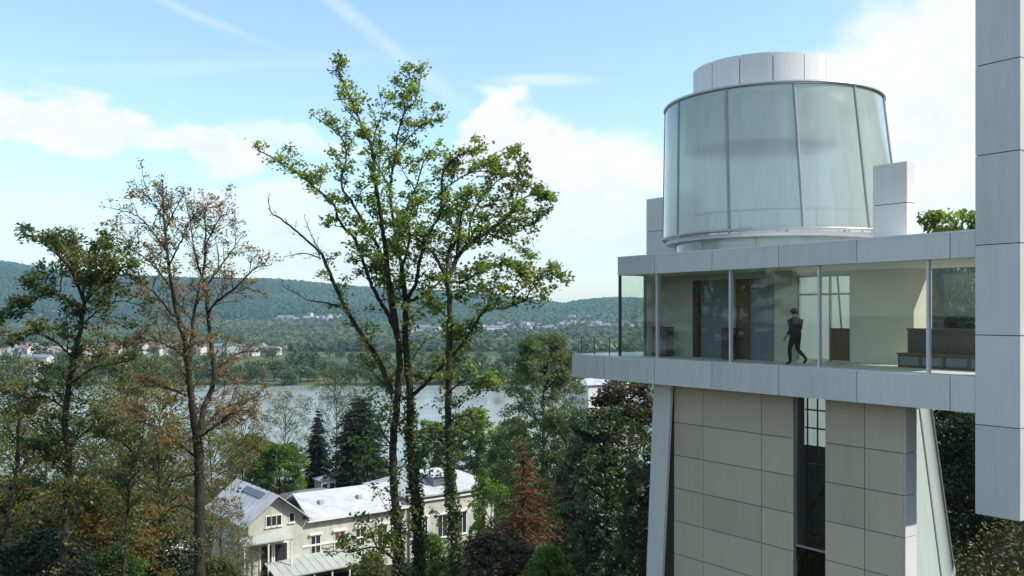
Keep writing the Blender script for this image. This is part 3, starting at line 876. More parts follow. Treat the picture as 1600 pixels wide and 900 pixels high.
# ------------------------------------------------------------------ trees drawn limb by limb (the ones standing close)
def catmull(p, n=6):
    p = np.asarray(p, float)
    if len(p) < 3:
        t = np.linspace(0, 1, n + 1)[:, None]
        return p[0] * (1 - t) + p[-1] * t
    q = np.vstack([2 * p[0] - p[1], p, 2 * p[-1] - p[-2]])
    out = []
    for i in range(1, len(q) - 2):
        a, b, c, d = q[i - 1], q[i], q[i + 1], q[i + 2]
        for t in np.linspace(0, 1, n, endpoint=False):
            out.append(0.5 * ((2 * b) + (-a + c) * t + (2 * a - 5 * b + 4 * c - d) * t * t + (-a + 3 * b - 3 * c + d) * t ** 3))
    out.append(q[-2])
    return np.array(out)
def unit(v):
    return v / (np.linalg.norm(v) + 1e-9)
def limb_tree(name, label, limbs, Y0, seed, leafmat, barkmat='bark', twig=1.1, step=0.28, sub=3, leaf=0.15, per=7, spread=0.16,
              tint=(0.15, 0.95), ivy=None, up=0.25, flat=0.0, cat='tree', group=None, t_start=0.12, droop=0.0, bare=0.12, sec=0.55, sec_len=1.5):
    """limbs: (points [(px, py, dY)], r0 px, r1 px, leafiness, twig factor)"""
    rng = np.random.default_rng(seed)
    wood, lv, iv = Geo(), Geo(), Geo()
    s = Y0 / F
    base = None
    cents, ctint = [], []
    items = [(np.array([W(a, b, Y0 + c) for a, b, c in pts]), r0, r1, leafy, tw, pts[0][1] > 895 or i_ == 0) for i_, (pts, r0, r1, leafy, tw) in enumerate(limbs)]
    for P, r0, r1, leafy, tw, root in list(items):
        if tw <= 0 or sec <= 0 or leafy <= 0.3: continue
        C = catmull(P, 5)
        seg = np.linalg.norm(np.diff(C, axis=0), axis=1); cum = np.concatenate([[0], np.cumsum(seg)]); L = cum[-1]
        for d in np.arange(0.18 * L, 0.97 * L, sec):
            d = d + rng.uniform(-0.2, 0.2)
            p = np.array([np.interp(d, cum, C[:, j]) for j in range(3)])
            i = int(np.clip(np.searchsorted(cum, d), 1, len(C) - 1))
            tg = unit(C[i] - C[i - 1])
            pr2 = rng.normal(size=3) * np.array([1, 1.2, 0.8]); pr2 -= tg * pr2.dot(tg); pr2 = unit(pr2)
            dv = unit(tg * rng.uniform(0.4, 0.9) + pr2 * 0.9 + np.array([0, 0, up * 0.8 - droop]))
            ln = sec_len * rng.uniform(0.45, 1.1) * (1.15 - 0.85 * d / L) * min(1.0, 0.45 + L / 6)
            bend = rng.normal(size=3) * 0.22 + np.array([0, 0, 0.08 - droop])
            Q = np.array([p + dv * ln * u + bend * ln * u * u for u in (0, 0.35, 0.7, 1.0)])
            rb = min(2.4, 0.5 * (r0 + (r1 - r0) * d / L) + 0.6)
            items.append((Q, rb, 0.8, leafy, tw * 0.62, False))
    for li, (P, r0, r1, leafy, tw, root) in enumerate(items):
        if root:
            x, y = P[0][0], P[0][1]
            gz = float(hgt(x, y)) - 0.3
            if P[0][2] > gz:
                P = np.vstack([[x + rng.normal() * 0.15, y + 0.1, gz], P])
            if base is None: base = np.array([x, y, gz + 0.3])
        C = catmull(P, 6)
        k = len(C)
        w = rng.normal(size=(k, 3)) * 0.012
        C = C + w
        rr = np.linspace(r0, r1, k) * s * 0.43
        if root: rr[0] *= 1.35
        wood.tube(C, rr, 8 if r0 > 9 else 6)
        seg = np.linalg.norm(np.diff(C, axis=0), axis=1)
        L = seg.sum()
        cum = np.concatenate([[0], np.cumsum(seg)])
        if ivy and li in ivy:
            top = ivy[li]
            n = int(5200 * L / 12)
            d = rng.uniform(0, L, n)
            Pp = np.stack([np.interp(d, cum, C[:, j]) for j in range(3)], -1)
            zz_ = EYE + (HY - top) / F * Y0
            keep = Pp[:, 2] < zz_ + rng.normal(size=n) * 0.6
            Pp = Pp[keep]; d = d[keep]
            a = rng.uniform(0, 2 * np.pi, len(Pp))
            r = np.interp(d, cum, rr) + rng.uniform(0.0, 0.13, len(Pp)) * (0.6 + 0.8 * np.sin(d * 2.1 + 1) ** 2)
            Pp = Pp + np.stack([np.cos(a) * r, np.sin(a) * r, np.zeros_like(r)], -1)
            iv.leaves(Pp, 0.10, rng, up=0.1, aspect=0.8, tint=rng.uniform(0, 1, len(Pp)))
        if tw <= 0: continue
        nt = int(L * (1 - t_start) / step)
        for k2 in range(nt + 1):
            t = t_start + (1 - t_start) * (k2 + rng.uniform(0, 0.8)) / max(nt, 1)
            t = min(t, 0.995)
            d = t * L
            p = np.array([np.interp(d, cum, C[:, j]) for j in range(3)])
            i = min(np.searchsorted(cum, d), k - 1); i = max(i, 1)
            tg = unit(C[i] - C[i - 1])
            per_ = rng.normal(size=3); per_ -= tg * per_.dot(tg); per_ = unit(per_)
            per_[2] *= (1 - flat)
            dirv = unit(tg * rng.uniform(0.45, 0.9) + per_ * 0.85 + np.array([0, 0, up]))
            ln = twig * tw * rng.uniform(0.5, 1.15) * (1.1 - 0.7 * t)
            bend = rng.normal(size=3) * 0.18 + np.array([0, 0, 0.12 - droop])
            q = np.array([p + dirv * ln * u + bend * ln * u * u for u in (0, 0.33, 0.66, 1.0)])
            wood.tube(q, np.array([0.020, 0.014, 0.009, 0.005]) * max(0.6, min(1.6, ln)), 4)
            dead = rng.uniform() < bare
            clump = rng.uniform(tint[0], tint[1])
            for m in range(sub):
                u = rng.uniform(0.5, 1.0)
                b = p + dirv * ln * u + bend * ln * u * u
                sd = unit(dirv * 0.7 + rng.normal(size=3) * 0.7 * np.array([1, 1, 1 - flat]) + np.array([0, 0, up * 0.6]))
                sl_ = ln * rng.uniform(0.25, 0.5)
                e = b + sd * sl_
                wood.tube([b, (b + e) / 2 + rng.normal(size=3) * 0.02, e], [0.008, 0.006, 0.003], 3)
                if leafy <= 0 or dead: continue
                n = rng.poisson(per * leafy)
                if n:
                    uu = rng.uniform(0.35, 1.15, n)[:, None]
                    pts_ = b + (e - b) * uu + rng.normal(size=(n, 3)) * spread * np.array([1, 1, 0.6])
                    cents.append(pts_); ctint.append(np.clip(clump + rng.normal(size=n) * 0.16, 0, 1))
    if cents:
        lv.leaves(np.concatenate(cents), leaf, rng, up=0.6, aspect=0.62, tint=np.concatenate(ctint), droop=0.3)
    e = empty(name, tuple(base))
    tag(e, label, cat, group)
    for nm, g, mt in (('trunk', wood, barkmat), ('crown', lv, leafmat), ('ivy', iv, 'leaf_ivy')):
        if g.n:
            g.v = [v - base for v in g.v]
            o = part(nm, g, mt, e, smooth=(nm == 'trunk'))
            if nm != 'trunk': o['kind'] = 'stuff'
    return e

# --- tall slender tree in the middle, two ivy-clad stems
T1 = [
 ([(627, 930, 0), (626, 900, 0), (620, 815, 0.2), (614, 731, 0.3), (615, 680, 0.2), (621, 625, 0.1), (624, 562, 0), (622, 527, 0)], 18, 12, 0.4, 0.22),
 ([(657, 930, 0.8), (656, 900, 0.8), (652, 815, 0.7), (646, 740, 0.6), (641, 680, 0.4), (641, 625, 0.3), (637, 575, 0.2), (633, 520, 0.1), (633, 466, -0.2), (628, 420, -0.3)], 23, 9, 0.4, 0.22),
 # left leaning limb, mostly bare at the tip
 ([(613, 615, 0.2), (591, 562, 0.5), (566, 524, 0.8), (538, 479, 1.2), (518, 433, 1.5), (503, 397, 1.8)], 10, 6, 0.45, 0.55),
 ([(503, 397, 1.8), (469, 366, 2.2), (440, 343, 2.4), (423, 331, 2.6), (419, 308, 2.6)], 5, 1.5, 0.0, 0.45),
 ([(500, 403, 1.8), (475, 396, 1.5), (444, 401, 1.2)], 3, 1, 0.0, 0.5),
 ([(531, 478, 1.2), (500, 472, 0.6), (477, 467, 0.2), (441, 446, -0.2)], 3.5, 1, 0.0, 0.5),
 ([(502, 397, 1.8), (488, 370, 2), (476, 340, 2.1)], 3, 1, 0.0, 0.4),
 # a : to the far left tip
 ([(621, 530, 0), (606, 490, -0.4), (589, 463, -0.8), (574, 428, -1.0), (556, 377, -1.3), (533, 351, -1.6), (518, 317, -1.9), (474, 279, -2.4), (439, 254, -2.6), (401, 233, -2.8)], 9, 1.6, 1.0, 0.75),
 # b
 ([(622, 527, 0), (610, 479, 0.6), (600, 407, 1.4), (567, 346, 2.0), (549, 315, 2.2), (533, 289, 2.3), (541, 243, 2.5), (531, 213, 2.6), (494, 184, 2.8)], 9, 1.8, 1.0, 0.8),
 ([(531, 213, 2.6), (522, 192, 2.6), (511, 172, 2.6)], 2.2, 0.8, 0.0, 0.35),
 # c : the tall leader
 ([(624, 540, 0), (613, 470, -0.5), (607, 433, -0.8), (602, 389, -1.0), (597, 351, -1.2), (585, 274, -1.4), (582, 233, -1.3), (569, 205, -1.2), (556, 174, -1.1), (544, 146, -1.1), (531, 118, -1.0), (526, 101, -1.0)], 11, 1.6, 1.1, 0.72),
 # d
 ([(633, 466, -0.2), (625, 402, 0.4), (612, 330, 0.9), (610, 289, 1.0), (618, 243, 1.1), (621, 210, 1.2), (635, 167, 1.3), (636, 140, 1.3)], 8, 1.4, 0.55, 0.6),
 ([(620, 214, 1.2), (633, 174, 0.8), (648, 158, 0.6), (658, 121, 0.5)], 3.5, 1.2, 1.0, 0.7),
 ([(619, 240, 1.1), (640, 214, 1.5), (658, 197, 1.8), (686, 187, 2.0)], 3.5, 1.2, 1.0, 0.7),
 ([(612, 300, 0.9), (592, 262, 0.4), (580, 240, 0), (592, 190, -0.4), (606, 150, -0.6)], 3.5, 1.0, 0.5, 0.6),
 # e : to the upper right
 ([(628, 480, 0.0), (649, 444, -0.6), (655, 412, -0.9), (668, 369, -1.2), (687, 335, -1.5), (690, 300, -1.7), (692, 274, -1.8), (704, 254, -1.9), (730, 238, -2.0), (754, 233, -2.2)], 8, 1.6, 1.0, 0.75),
 ([(690, 300, -1.7), (712, 282, -1.2), (740, 268, -0.8), (775, 270, -0.4)], 4, 1.2, 1.2, 0.75),
 ([(628, 420, -0.3), (640, 372, 0.2), (636, 330, 0.6), (650, 290, 1.0), (664, 250, 1.2), (680, 228, 1.3)], 6, 1.4, 1.1, 0.75),
 ([(633, 473, -0.2), (650, 466, 0.4), (668, 455, 0.8), (690, 438, 1.1), (706, 420, 1.3)], 7, 3, 0.5, 0.55),
 # long limb swinging right and low
 ([(646, 616, 0.4), (668, 596, -0.4), (690, 573, -1.0), (716, 545, -1.4), (740, 511, -1.6), (759, 484, -1.7), (791, 481, -1.8), (823, 468, -1.9), (862, 455, -2.0)], 8, 1.6, 0.75, 0.55),
 ([(759, 484, -1.7), (766, 465, -1.4), (773, 436, -1.1), (768, 418, -1.0)], 3, 1.0, 0.6, 0.5),
 ([(823, 468, -1.9), (835, 440, -1.6), (860, 428, -1.5), (878, 436, -1.4)], 2.8, 1.0, 1.4, 0.6),
 ([(800, 478, -1.8), (806, 450, -2.2), (818, 425, -2.4)], 2.6, 1.0, 1.4, 0.6),
 ([(618, 640, 0.2), (603, 600, 0.8), (590, 590, 1.0), (566, 560, 1.4)], 5, 1.5, 0.7, 0.6),
 ([(616, 700, 0.2), (600, 680, -0.3), (588, 655, -0.6), (560, 630, -0.9)], 4, 1.2, 0.7, 0.7),
 ([(612, 735, 0.2), (580, 712, 0.5), (560, 690, 0.7)], 3, 1.0, 0.5, 0.6),
 ([(621, 880, 0), (600, 860, -0.7), (580, 855, -1.0), (548, 862, -1.3), (520, 862, -1.5)], 5, 1.5, 1.3, 0.75),
 ([(590, 858, -0.9), (580, 832, -1.1), (572, 815, -1.2)], 3, 1.0, 1.3, 0.7),
]
limb_tree('deciduous_tree', 'tallest leafy tree with two ivy-wrapped stems in the middle of the view', T1, 34.0, 3, 'leaf_green', 'bark',
          twig=0.95, step=0.30, sub=5, leaf=0.15, per=6.0, spread=0.13, ivy={0: 800, 1: 640}, flat=0.25, sec=0.5)
T2 = [
 ([(709, 930, 0), (710, 900, 0), (711, 858, 0), (703, 731, 0.1), (700, 647, 0), (701, 562, -0.1), (703, 500, -0.1), (702, 465, 0), (697, 433, 0)], 17, 9, 0.45, 0.24),
 ([(700, 615, 0), (722, 596, -0.6), (748, 600, -1.0), (775, 612, -1.2)], 4, 1.2, 1.3, 0.9),
 ([(701, 660, 0), (725, 648, 0.8), (745, 660, 1.2)], 4, 1.2, 1.2, 0.9),
 ([(697, 436, 0), (679, 399, -0.5), (655, 375, -0.8), (636, 361, -1.0), (625, 335, -1.1)], 7, 2, 0.9, 0.7),
 ([(699, 440, 0), (713, 407, 0.5), (732, 380, 0.9), (759, 364, 1.2), (791, 340, 1.5), (804, 319, 1.7), (799, 303, 1.8), (809, 284, 1.9), (809, 254, 2.0), (788, 238, 2.1)], 10, 1.6, 0.95, 0.7),
 ([(804, 319, 1.7), (822, 308, 1.4), (840, 305, 1.2), (856, 312, 1.0)], 3.5, 1.2, 1.5, 0.7),
 ([(791, 340, 1.5), (815, 345, 1.0), (835, 350, 0.6), (845, 335, 0.3)], 3.5, 1.2, 1.1, 0.7),
 ([(759, 364, 1.2), (790, 375, 0.4), (810, 382, 0.0), (826, 400, -0.3)], 4, 1.2, 1.2, 0.7),
 ([(732, 380, 0.9), (735, 345, 1.6), (752, 310, 2.2), (775, 285, 2.6), (800, 270, 2.8)], 5, 1.2, 1.0, 0.75),
 ([(713, 407, 0.5), (716, 370, -0.2), (722, 330, -0.6), (735, 300, -0.9)], 5, 1.2, 1.2, 0.75),
 ([(700, 440, 0), (720, 440, -0.8), (745, 428, -1.3), (765, 418, -1.6), (790, 410, -1.8)], 5, 1.2, 1.1, 0.75),
 ([(699, 432, 0), (700, 400, 0.5), (708, 360, 0.9), (700, 330, 1.1)], 6, 1.5, 1.1, 0.8),
 ([(701, 470, 0), (720, 455, 0.6), (740, 450, 1.0)], 3.5, 1.2, 1.0, 0.7),
 ([(702, 500, 0), (680, 478, -0.8), (660, 480, -1.2), (640, 495, -1.5)], 3.5, 1.2, 0.8, 0.7),
 ([(703, 530, 0), (722, 510, 0.9), (735, 505, 1.2)], 3, 1, 0.8, 0.7),
]
limb_tree('deciduous_tree', 'single straight ivy-footed trunk with a spreading green crown left of the terrace', T2, 32.0, 8, 'leaf_green', 'bark',
          twig=0.95, step=0.30, sub=5, leaf=0.15, per=6.0, spread=0.13, ivy={0: 690}, flat=0.3, sec=0.5)
# --- airy tree with dry brownish leaves
T3 = [
 ([(313, 930, 0), (312, 900, 0), (312, 800, 0), (311, 720, 0), (307, 680, 0)], 23, 16, 0.5, 0.35),
 ([(307, 682, 0), (301, 640, -0.3), (295, 587, -0.5), (288, 533, -0.7), (278, 494, -0.9), (267, 441, -1.2), (261, 388, -1.3), (255, 327, -1.4), (254, 280, -1.4)], 14, 1.6, 0.8, 1.0),
 ([(296, 565, -0.4), (300, 528, 0.3), (303, 488, 0.8), (318, 420, 1.4), (321, 367, 1.8), (321, 327, 2.0), (330, 318, 2.1)], 8, 1.4, 0.9, 1.0),
 ([(310, 690, 0), (316, 655, 0.5), (318, 637, 0.7), (331, 608, 1.0), (335, 581, 1.1), (329, 533, 1.2), (325, 493, 1.3), (322, 447, 1.4)], 12, 6, 0.4, 0.7),
 ([(322, 447, 1.4), (342, 420, 1.8), (361, 393, 2.1), (378, 370, 2.4)], 5, 1.2, 0.9, 1.0),
 ([(325, 490, 1.3), (337, 473, 0.6), (371, 447, 0.0), (398, 420, -0.5), (424, 414, -0.8)], 5, 1.2, 0.9, 1.0),
 ([(322, 450, 1.4), (308, 410, 2.4), (300, 370, 3.0), (296, 330, 3.2)], 5, 1.2, 0.9, 1.0),
 ([(335, 578, 1.1), (360, 560, 1.8), (377, 551, 2.2), (400, 548, 2.5)], 5, 1.2, 1.3, 1.0),
 ([(318, 680, 0.3), (344, 659, -0.6), (366, 645, -1.2), (395, 640, -1.6)], 5, 1.2, 1.2, 1.0),
 ([(317, 670, 0.3), (347, 640, 1.4), (387, 624, 2.2), (415, 618, 2.6)], 5, 1.2, 1.2, 1.0),
 ([(278, 494, -0.9), (267, 489, -1.4), (241, 457, -2.0), (211, 439, -2.5), (177, 409, -3.0)], 5, 1.2, 1.0, 1.0),
 ([(270, 455, -1.1), (240, 415, -0.4), (212, 392, 0.0), (188, 362, 0.3)], 4, 1.0, 0.8, 1.0),
 ([(262, 395, -1.3), (235, 358, -1.8), (210, 335, -2.2), (172, 325, -2.5)], 3.6, 1.0, 0.8, 1.0),
 ([(257, 345, -1.4), (240, 318, -0.8), (222, 300, -0.4), (200, 310, -0.2)], 3, 1.0, 0.8, 0.8),
 ([(258, 360, -1.4), (275, 325, -2.0), (288, 300, -2.3)], 3, 1.0, 0.8, 0.9),
 ([(264, 415, -1.3), (284, 375, -2.2), (298, 345, -2.7), (316, 318, -3.0)], 3.6, 1.0, 0.9, 1.0),
 ([(320, 385, 1.8), (338, 350, 1.2), (352, 335, 0.9), (366, 350, 0.6)], 3.4, 1.0, 0.9, 0.9),
 ([(293, 619, -0.5), (267, 608, 0.2), (240, 603, 0.6), (205, 608, 0.9)], 5, 1.2, 1.6, 1.1),
 ([(303, 712, 0), (267, 683, -0.8), (235, 664, -1.4), (200, 655, -1.8)], 5, 1.2, 1.6, 1.1),
 ([(291, 560, -0.6), (262, 540, -1.6), (235, 532, -2.2), (200, 545, -2.6)], 4, 1.0, 1.6, 1.1),
 ([(305, 800, 0), (285, 790, 0.6), (267, 795, 0.9), (250, 815, 1.2), (240, 850, 1.3)], 4, 1.0, 0.2, 0.7),
 ([(311, 740, 0), (285, 745, -0.6), (262, 760, -1.0), (245, 790, -1.3)], 4, 1.0, 0.3, 0.7),
]
limb_tree('half_bare_tree', 'airy tree with sparse dry brown leaves against the sky', T3, 41.0, 21, 'leaf_dry', 'bark',
          twig=1.1, step=0.27, sub=5, leaf=0.125, per=3.9, spread=0.12, flat=0.35, bare=0.15, tint=(0.1, 0.9), sec=0.5, sec_len=2.0)
# --- tree at the left with green and russet clumps
T4 = [
 ([(97, 930, 0), (98, 893, 0), (103, 793, 0), (108, 715, 0), (101, 662, 0), (108, 601, 0), (115, 558, 0), (125, 514, 0), (132, 471, 0)], 15, 7, 1.0, 0.6),
 ([(132, 473, 0), (112, 425, -0.6), (82, 392, -1.0), (46, 368, -1.4)], 6, 1.5, 1.2, 0.85),
 ([(132, 473, 0), (126, 425, 0.6), (108, 390, 1.0), (98, 375, 1.2)], 5, 1.5, 1.2, 0.8),
 ([(132, 473, 0), (150, 425, 1.0), (150, 390, 1.4), (166, 372, 1.6)], 5, 1.5, 1.3, 0.8),
 ([(128, 485, 0), (80, 458, 0.6), (40, 478, 1.0), (0, 500, 1.2), (-30, 505, 1.3)], 5, 1.5, 1.2, 0.9),
 ([(132, 470, 0), (165, 440, -0.6), (185, 425, -0.8), (205, 420, -1.0)], 5, 1.5, 1.3, 0.8),
 ([(125, 510, 0), (160, 480, 0.8), (190, 470, 1.2), (225, 480, 1.5)], 4, 1.2, 1.2, 0.9),
 ([(116, 560, 0), (80, 530, -0.8), (45, 520, -1.2), (5, 525, -1.5)], 4, 1.2, 1.0, 1.0),
 ([(110, 600, 0), (145, 575, -0.8), (175, 570, -1.2), (210, 560, -1.4)], 4, 1.2, 0.7, 0.9),
 ([(105, 640, 0), (70, 620, 0.8), (40, 625, 1.2), (10, 640, 1.5)], 4, 1.2, 1.0, 1.0),
 ([(107, 700, 0), (140, 670, 0.8), (175, 665, 1.2)], 4, 1.2, 0.9, 0.9),
 ([(107, 730, 0), (70, 705, -0.8), (50, 700, -1.2)], 4, 1.2, 1.0, 1.0),
]
limb_tree('mottled_tree', 'slim dark-trunked tree with green and russet leaf clumps near the left edge', T4, 37.0, 31, 'leaf_mixed', 'bark',
          twig=0.95, step=0.27, sub=5, leaf=0.16, per=6.5, spread=0.15, flat=0.35, tint=(0.05, 1.0), sec=0.42, sec_len=1.7)
T5 = [
 ([(-8, 880, 0), (7, 829, 0), (20, 770, 0), (27, 722, 0), (28, 669, 0), (37, 623, 0), (44, 600, 0)], 9, 3, 0.4, 0.8),
 ([(25, 740, 0), (50, 715, 0.5), (75, 712, 0.7)], 3, 1, 0.8, 0.8),
 ([(28, 690, 0), (10, 670, -0.5), (-10, 668, -0.7)], 3, 1, 0.8, 0.8),
]
limb_tree('leaning_sapling', 'thin leaning sapling at the very left edge before the river', T5, 36.0, 41, 'leaf_mixed', 'bark', twig=0.8, step=0.25, sub=3, leaf=0.14, per=4, t_start=0.4)
T6 = [
 ([(190, 930, 0), (196, 850, 0), (199, 808, 0), (204, 740, 0), (220, 694, 0), (226, 660, 0)], 8, 2, 0.9, 0.9),
 ([(200, 790, 0), (180, 755, 0.6), (160, 740, 0.9)], 3, 1, 1.2, 0.9),
 ([(203, 750, 0), (230, 725, -0.6), (262, 715, -1.0)], 3, 1, 1.2, 0.9),
 ([(212, 715, 0), (190, 690, -0.6), (165, 680, -1.0)], 3, 1, 1.2, 0.9),
]
limb_tree('young_tree', 'slender young green tree between the two large trunks on the slope', T6, 39.0, 47, 'leaf_mixed', 'bark', twig=0.95, step=0.22, sub=4, leaf=0.16, per=4.5, t_start=0.25)
# ------------------------------------------------------------------ full-crowned trees, conifers and bushes
def crown_mesh(seed, H, base, prof, nclump, per, leaf, cr, leafmat, barkmat='bark', trunk_r=0.25, aspect=0.6, limbs=22, up=0.5, lop=0.25, flat=0.6):
    """trunk mesh and crown mesh with their origin at the foot"""
    rng = np.random.default_rng(seed)
    wood, lv = Geo(), Geo()
    top = H * 0.93
    zz_ = np.linspace(-0.3, top, 9)
    cx = np.cumsum(rng.normal(size=9) * 0.012 * H) * 0.5; cy = np.cumsum(rng.normal(size=9) * 0.012 * H) * 0.5
    cx -= cx[0]; cy -= cy[0]
    wood.tube(np.stack([cx, cy, zz_], -1), np.linspace(trunk_r, 0.03, 9), 8)
    lob = rng.uniform(0, 6.28, 4)
    pts, tin = [], []
    for k in range(nclump):
        t = rng.uniform(0, 1) ** 0.85
        a = rng.uniform(0, 2 * np.pi)
        R = prof(t) * (1 + lop * math.sin(2 * a + lob[0] + 4 * t) + lop * 0.7 * math.sin(3 * a + lob[1] - 7 * t))
        r = R * (1 - rng.uniform(0, 1) ** 1.6 * 0.65)
        z = base + (H - base) * t
        c = np.array([np.interp(z, zz_, cx) + r * math.cos(a), np.interp(z, zz_, cy) + r * math.sin(a), z])
        n = rng.poisson(per)
        d = rng.normal(size=(n, 3)); d /= np.linalg.norm(d, axis=1, keepdims=True) + 1e-9
        d *= cr * rng.uniform(0.35, 1.0, (n, 1)) * rng.uniform(0.7, 1.25)
        d[:, 2] *= flat
        pts.append(c + d)
        tin.append(np.clip(rng.uniform(0.15, 0.85) + rng.normal(size=n) * 0.15, 0, 1))
        if k < limbs:
            zb = max(0.15 * H, z - r * rng.uniform(0.5, 1.0))
            p0 = np.array([np.interp(zb, zz_, cx), np.interp(zb, zz_, cy), zb])
            mid = (p0 + c) / 2 + rng.normal(size=3) * 0.1 * r + np.array([0, 0, 0.1 * r])
            wood.tube(catmull([p0, mid, c], 4), np.linspace(trunk_r * 0.35, 0.02, 9), 5)
    lv.leaves(np.concatenate(pts), leaf, rng, up=up, aspect=aspect, tint=np.concatenate(tin), droop=0.3)
    return wood.mesh('trunk', barkmat, True), lv.mesh('crown', leafmat)
def conifer_mesh(seed, H, R, leafmat, tiers=26, per=14, leaf=0.4, barkmat='bark', taper=0.85, droop=0.25, dens=1.0):
    rng = np.random.default_rng(seed)
    wood, lv = Geo(), Geo()
    wood.tube([(0, 0, -0.3), (0.05, 0, H * 0.5), (0, 0.03, H)], [H * 0.022, H * 0.013, 0.02], 8)
    pts, al, tin = [], [], []
    for k in range(tiers):
        t = (k + rng.uniform(-0.3, 0.3)) / tiers
        t = min(max(t, 0.0), 0.99)
        z = H * (0.06 + 0.94 * t)
        r = R * (1 - t) ** taper * rng.uniform(0.75, 1.15) + 0.15
        nb = max(4, int(per * (1 - t * 0.6)))
        for b in range(nb):
            a = rng.uniform(0, 2 * np.pi)
            rl_ = r * rng.uniform(0.6, 1.12)
            e = np.array([math.cos(a) * rl_, math.sin(a) * rl_, -droop * rl_ + rng.normal() * 0.1])
            o = np.array([0, 0, z])
            if rl_ > 0.8: wood.tube([o, o + e * 0.5 + np.array([0, 0, 0.06 * rl_]), o + e], [0.035, 0.02, 0.008], 3)
            n = int(dens * rl_ / leaf * 7) + 3
            u = rng.uniform(0.12, 1.03, n)
            w = rng.normal(size=(n, 3)) * np.array([1, 1, 0.35]) * (0.10 + 0.16 * rl_ * (1.1 - u))[:, None]
            pts.append(o + e * u[:, None] + w + np.array([0, 0, 0.06 * rl_]) * (1 - (2 * u - 1) ** 2)[:, None])
            dd = np.tile(e / rl_, (n, 1)) + w * 0.6
            al.append(dd)
            tin.append(np.clip(rng.uniform(0.2, 0.8) + rng.normal(size=n) * 0.15, 0, 1))
    lv.leaves(np.concatenate(pts), leaf, rng, up=0.7, aspect=0.32, tint=np.concatenate(tin), along=np.concatenate(al), droop=0.25)
    return wood.mesh('trunk', barkmat, True), lv.mesh('crown', leafmat)
def put_tree(name, label, meshes, X, Y, s=1.0, rz=0.0, group=None, cat='tree', sz=None, z=None):
    tr, cr = meshes
    zz_ = float(hgt(X, Y)) - 0.1 if z is None else z
    e = empty(name, (X, Y, zz_), rz)
    e.scale = (s, s, sz or s)
    tag(e, label, cat, group)
    o = bpy.data.objects.new('trunk', tr); col.objects.link(o); o.parent = e
    o = bpy.data.objects.new('crown', cr); col.objects.link(o); o.parent = e; o['kind'] = 'stuff'
    return e
def at_px(px, Y):
    return (px - CX) / F * Y
def z_px(py, Y):
    return EYE + (HY - py) / F * Y
def fit(name, label, meshes, H, px, py_top, Y, rz=0.0, wide=1.0, group=None, cat='tree'):
    """stand a tree of model height H so that its tip reaches the height seen in the picture"""
    X = at_px(px, Y)
    g = float(hgt(X, Y)) - 0.1
    s = (z_px(py_top, Y) - g) / H
    return put_tree(name, label, meshes, X, Y, s * wide, rz, group, cat, sz=s)

oval = lambda R: (lambda t: R * (0.35 + 0.65 * math.sin(math.pi * min(1, (t * 0.86 + 0.14))) ** 0.75))
domed = lambda R: (lambda t: R * math.sqrt(max(0.02, 1 - (t * 1.0) ** 2.2)) * (0.75 + 0.25 * min(1, t * 3)))
column = lambda R: (lambda t: R * (0.55 + 0.45 * math.sin(math.pi * (0.15 + 0.8 * t))))

# models
M_broad = crown_mesh(1, 14, 2.5, oval(4.6), 260, 60, 0.34, 0.85, 'leaf_bright')
M_acacia = crown_mesh(2, 24, 4.0, oval(4.6), 560, 90, 0.21, 0.75, 'leaf_greygreen', trunk_r=0.32)
M_grey = crown_mesh(20, 16, 2.0, oval(4.4), 460, 75, 0.22, 0.7, 'leaf_greygreen', trunk_r=0.28)
M_ivycol = crown_mesh(3, 15, 0.5, column(2.6), 330, 75, 0.22, 0.55, 'leaf_ivy', trunk_r=0.3)
M_brown = crown_mesh(4, 13, 2.0, oval(3.2), 300, 70, 0.22, 0.6, 'leaf_brown')
M_green = crown_mesh(6, 16, 3.0, oval(4.4), 300, 60, 0.36, 0.8, 'leaf_green')
M_autumn = crown_mesh(7, 7, 0.4, domed(4.0), 300, 60, 0.20, 0.6, 'leaf_autumn', trunk_r=0.15)
M_bush = crown_mesh(8, 5.0, 0.1, domed(2.4), 330, 55, 0.15, 0.42, 'leaf_mixed', trunk_r=0.09)
M_bushb = crown_mesh(9, 5.0, 0.1, domed(1.8), 260, 55, 0.14, 0.38, 'leaf_bright', trunk_r=0.08)
M_bushd = crown_mesh(10, 5.0, 0.1, domed(2.6), 300, 55, 0.17, 0.5, 'leaf_dark', trunk_r=0.09)
M_bushr = crown_mesh(12, 5.0, 0.1, domed(2.2), 330, 55, 0.14, 0.4, 'leaf_brown', trunk_r=0.08)
M_airy = crown_mesh(13, 16, 3.5, oval(4.8), 230, 34, 0.21, 0.85, 'leaf_mixed', trunk_r=0.16, limbs=34)
M_airyr = crown_mesh(14, 14, 3.0, oval(4.4), 220, 36, 0.20, 0.8, 'leaf_autumn', trunk_r=0.15, limbs=34)
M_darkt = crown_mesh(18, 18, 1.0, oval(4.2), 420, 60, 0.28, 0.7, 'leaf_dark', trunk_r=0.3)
M_spruce = conifer_mesh(5, 20, 3.6, 'leaf_dark', tiers=40, per=16, leaf=0.5, taper=0.7, dens=1.7)
M_yew = conifer_mesh(15, 18, 4.8, 'leaf_dark', tiers=40, per=19, leaf=0.5, taper=0.42, droop=0.1, dens=1.7)
M_rust = conifer_mesh(16, 15, 3.6, 'leaf_rust', tiers=30, per=12, leaf=0.30, taper=0.8, droop=0.18)
M_darkc = conifer_mesh(17, 15, 2.6, 'leaf_dark', tiers=30, per=12, leaf=0.32, taper=0.6, droop=0.2)

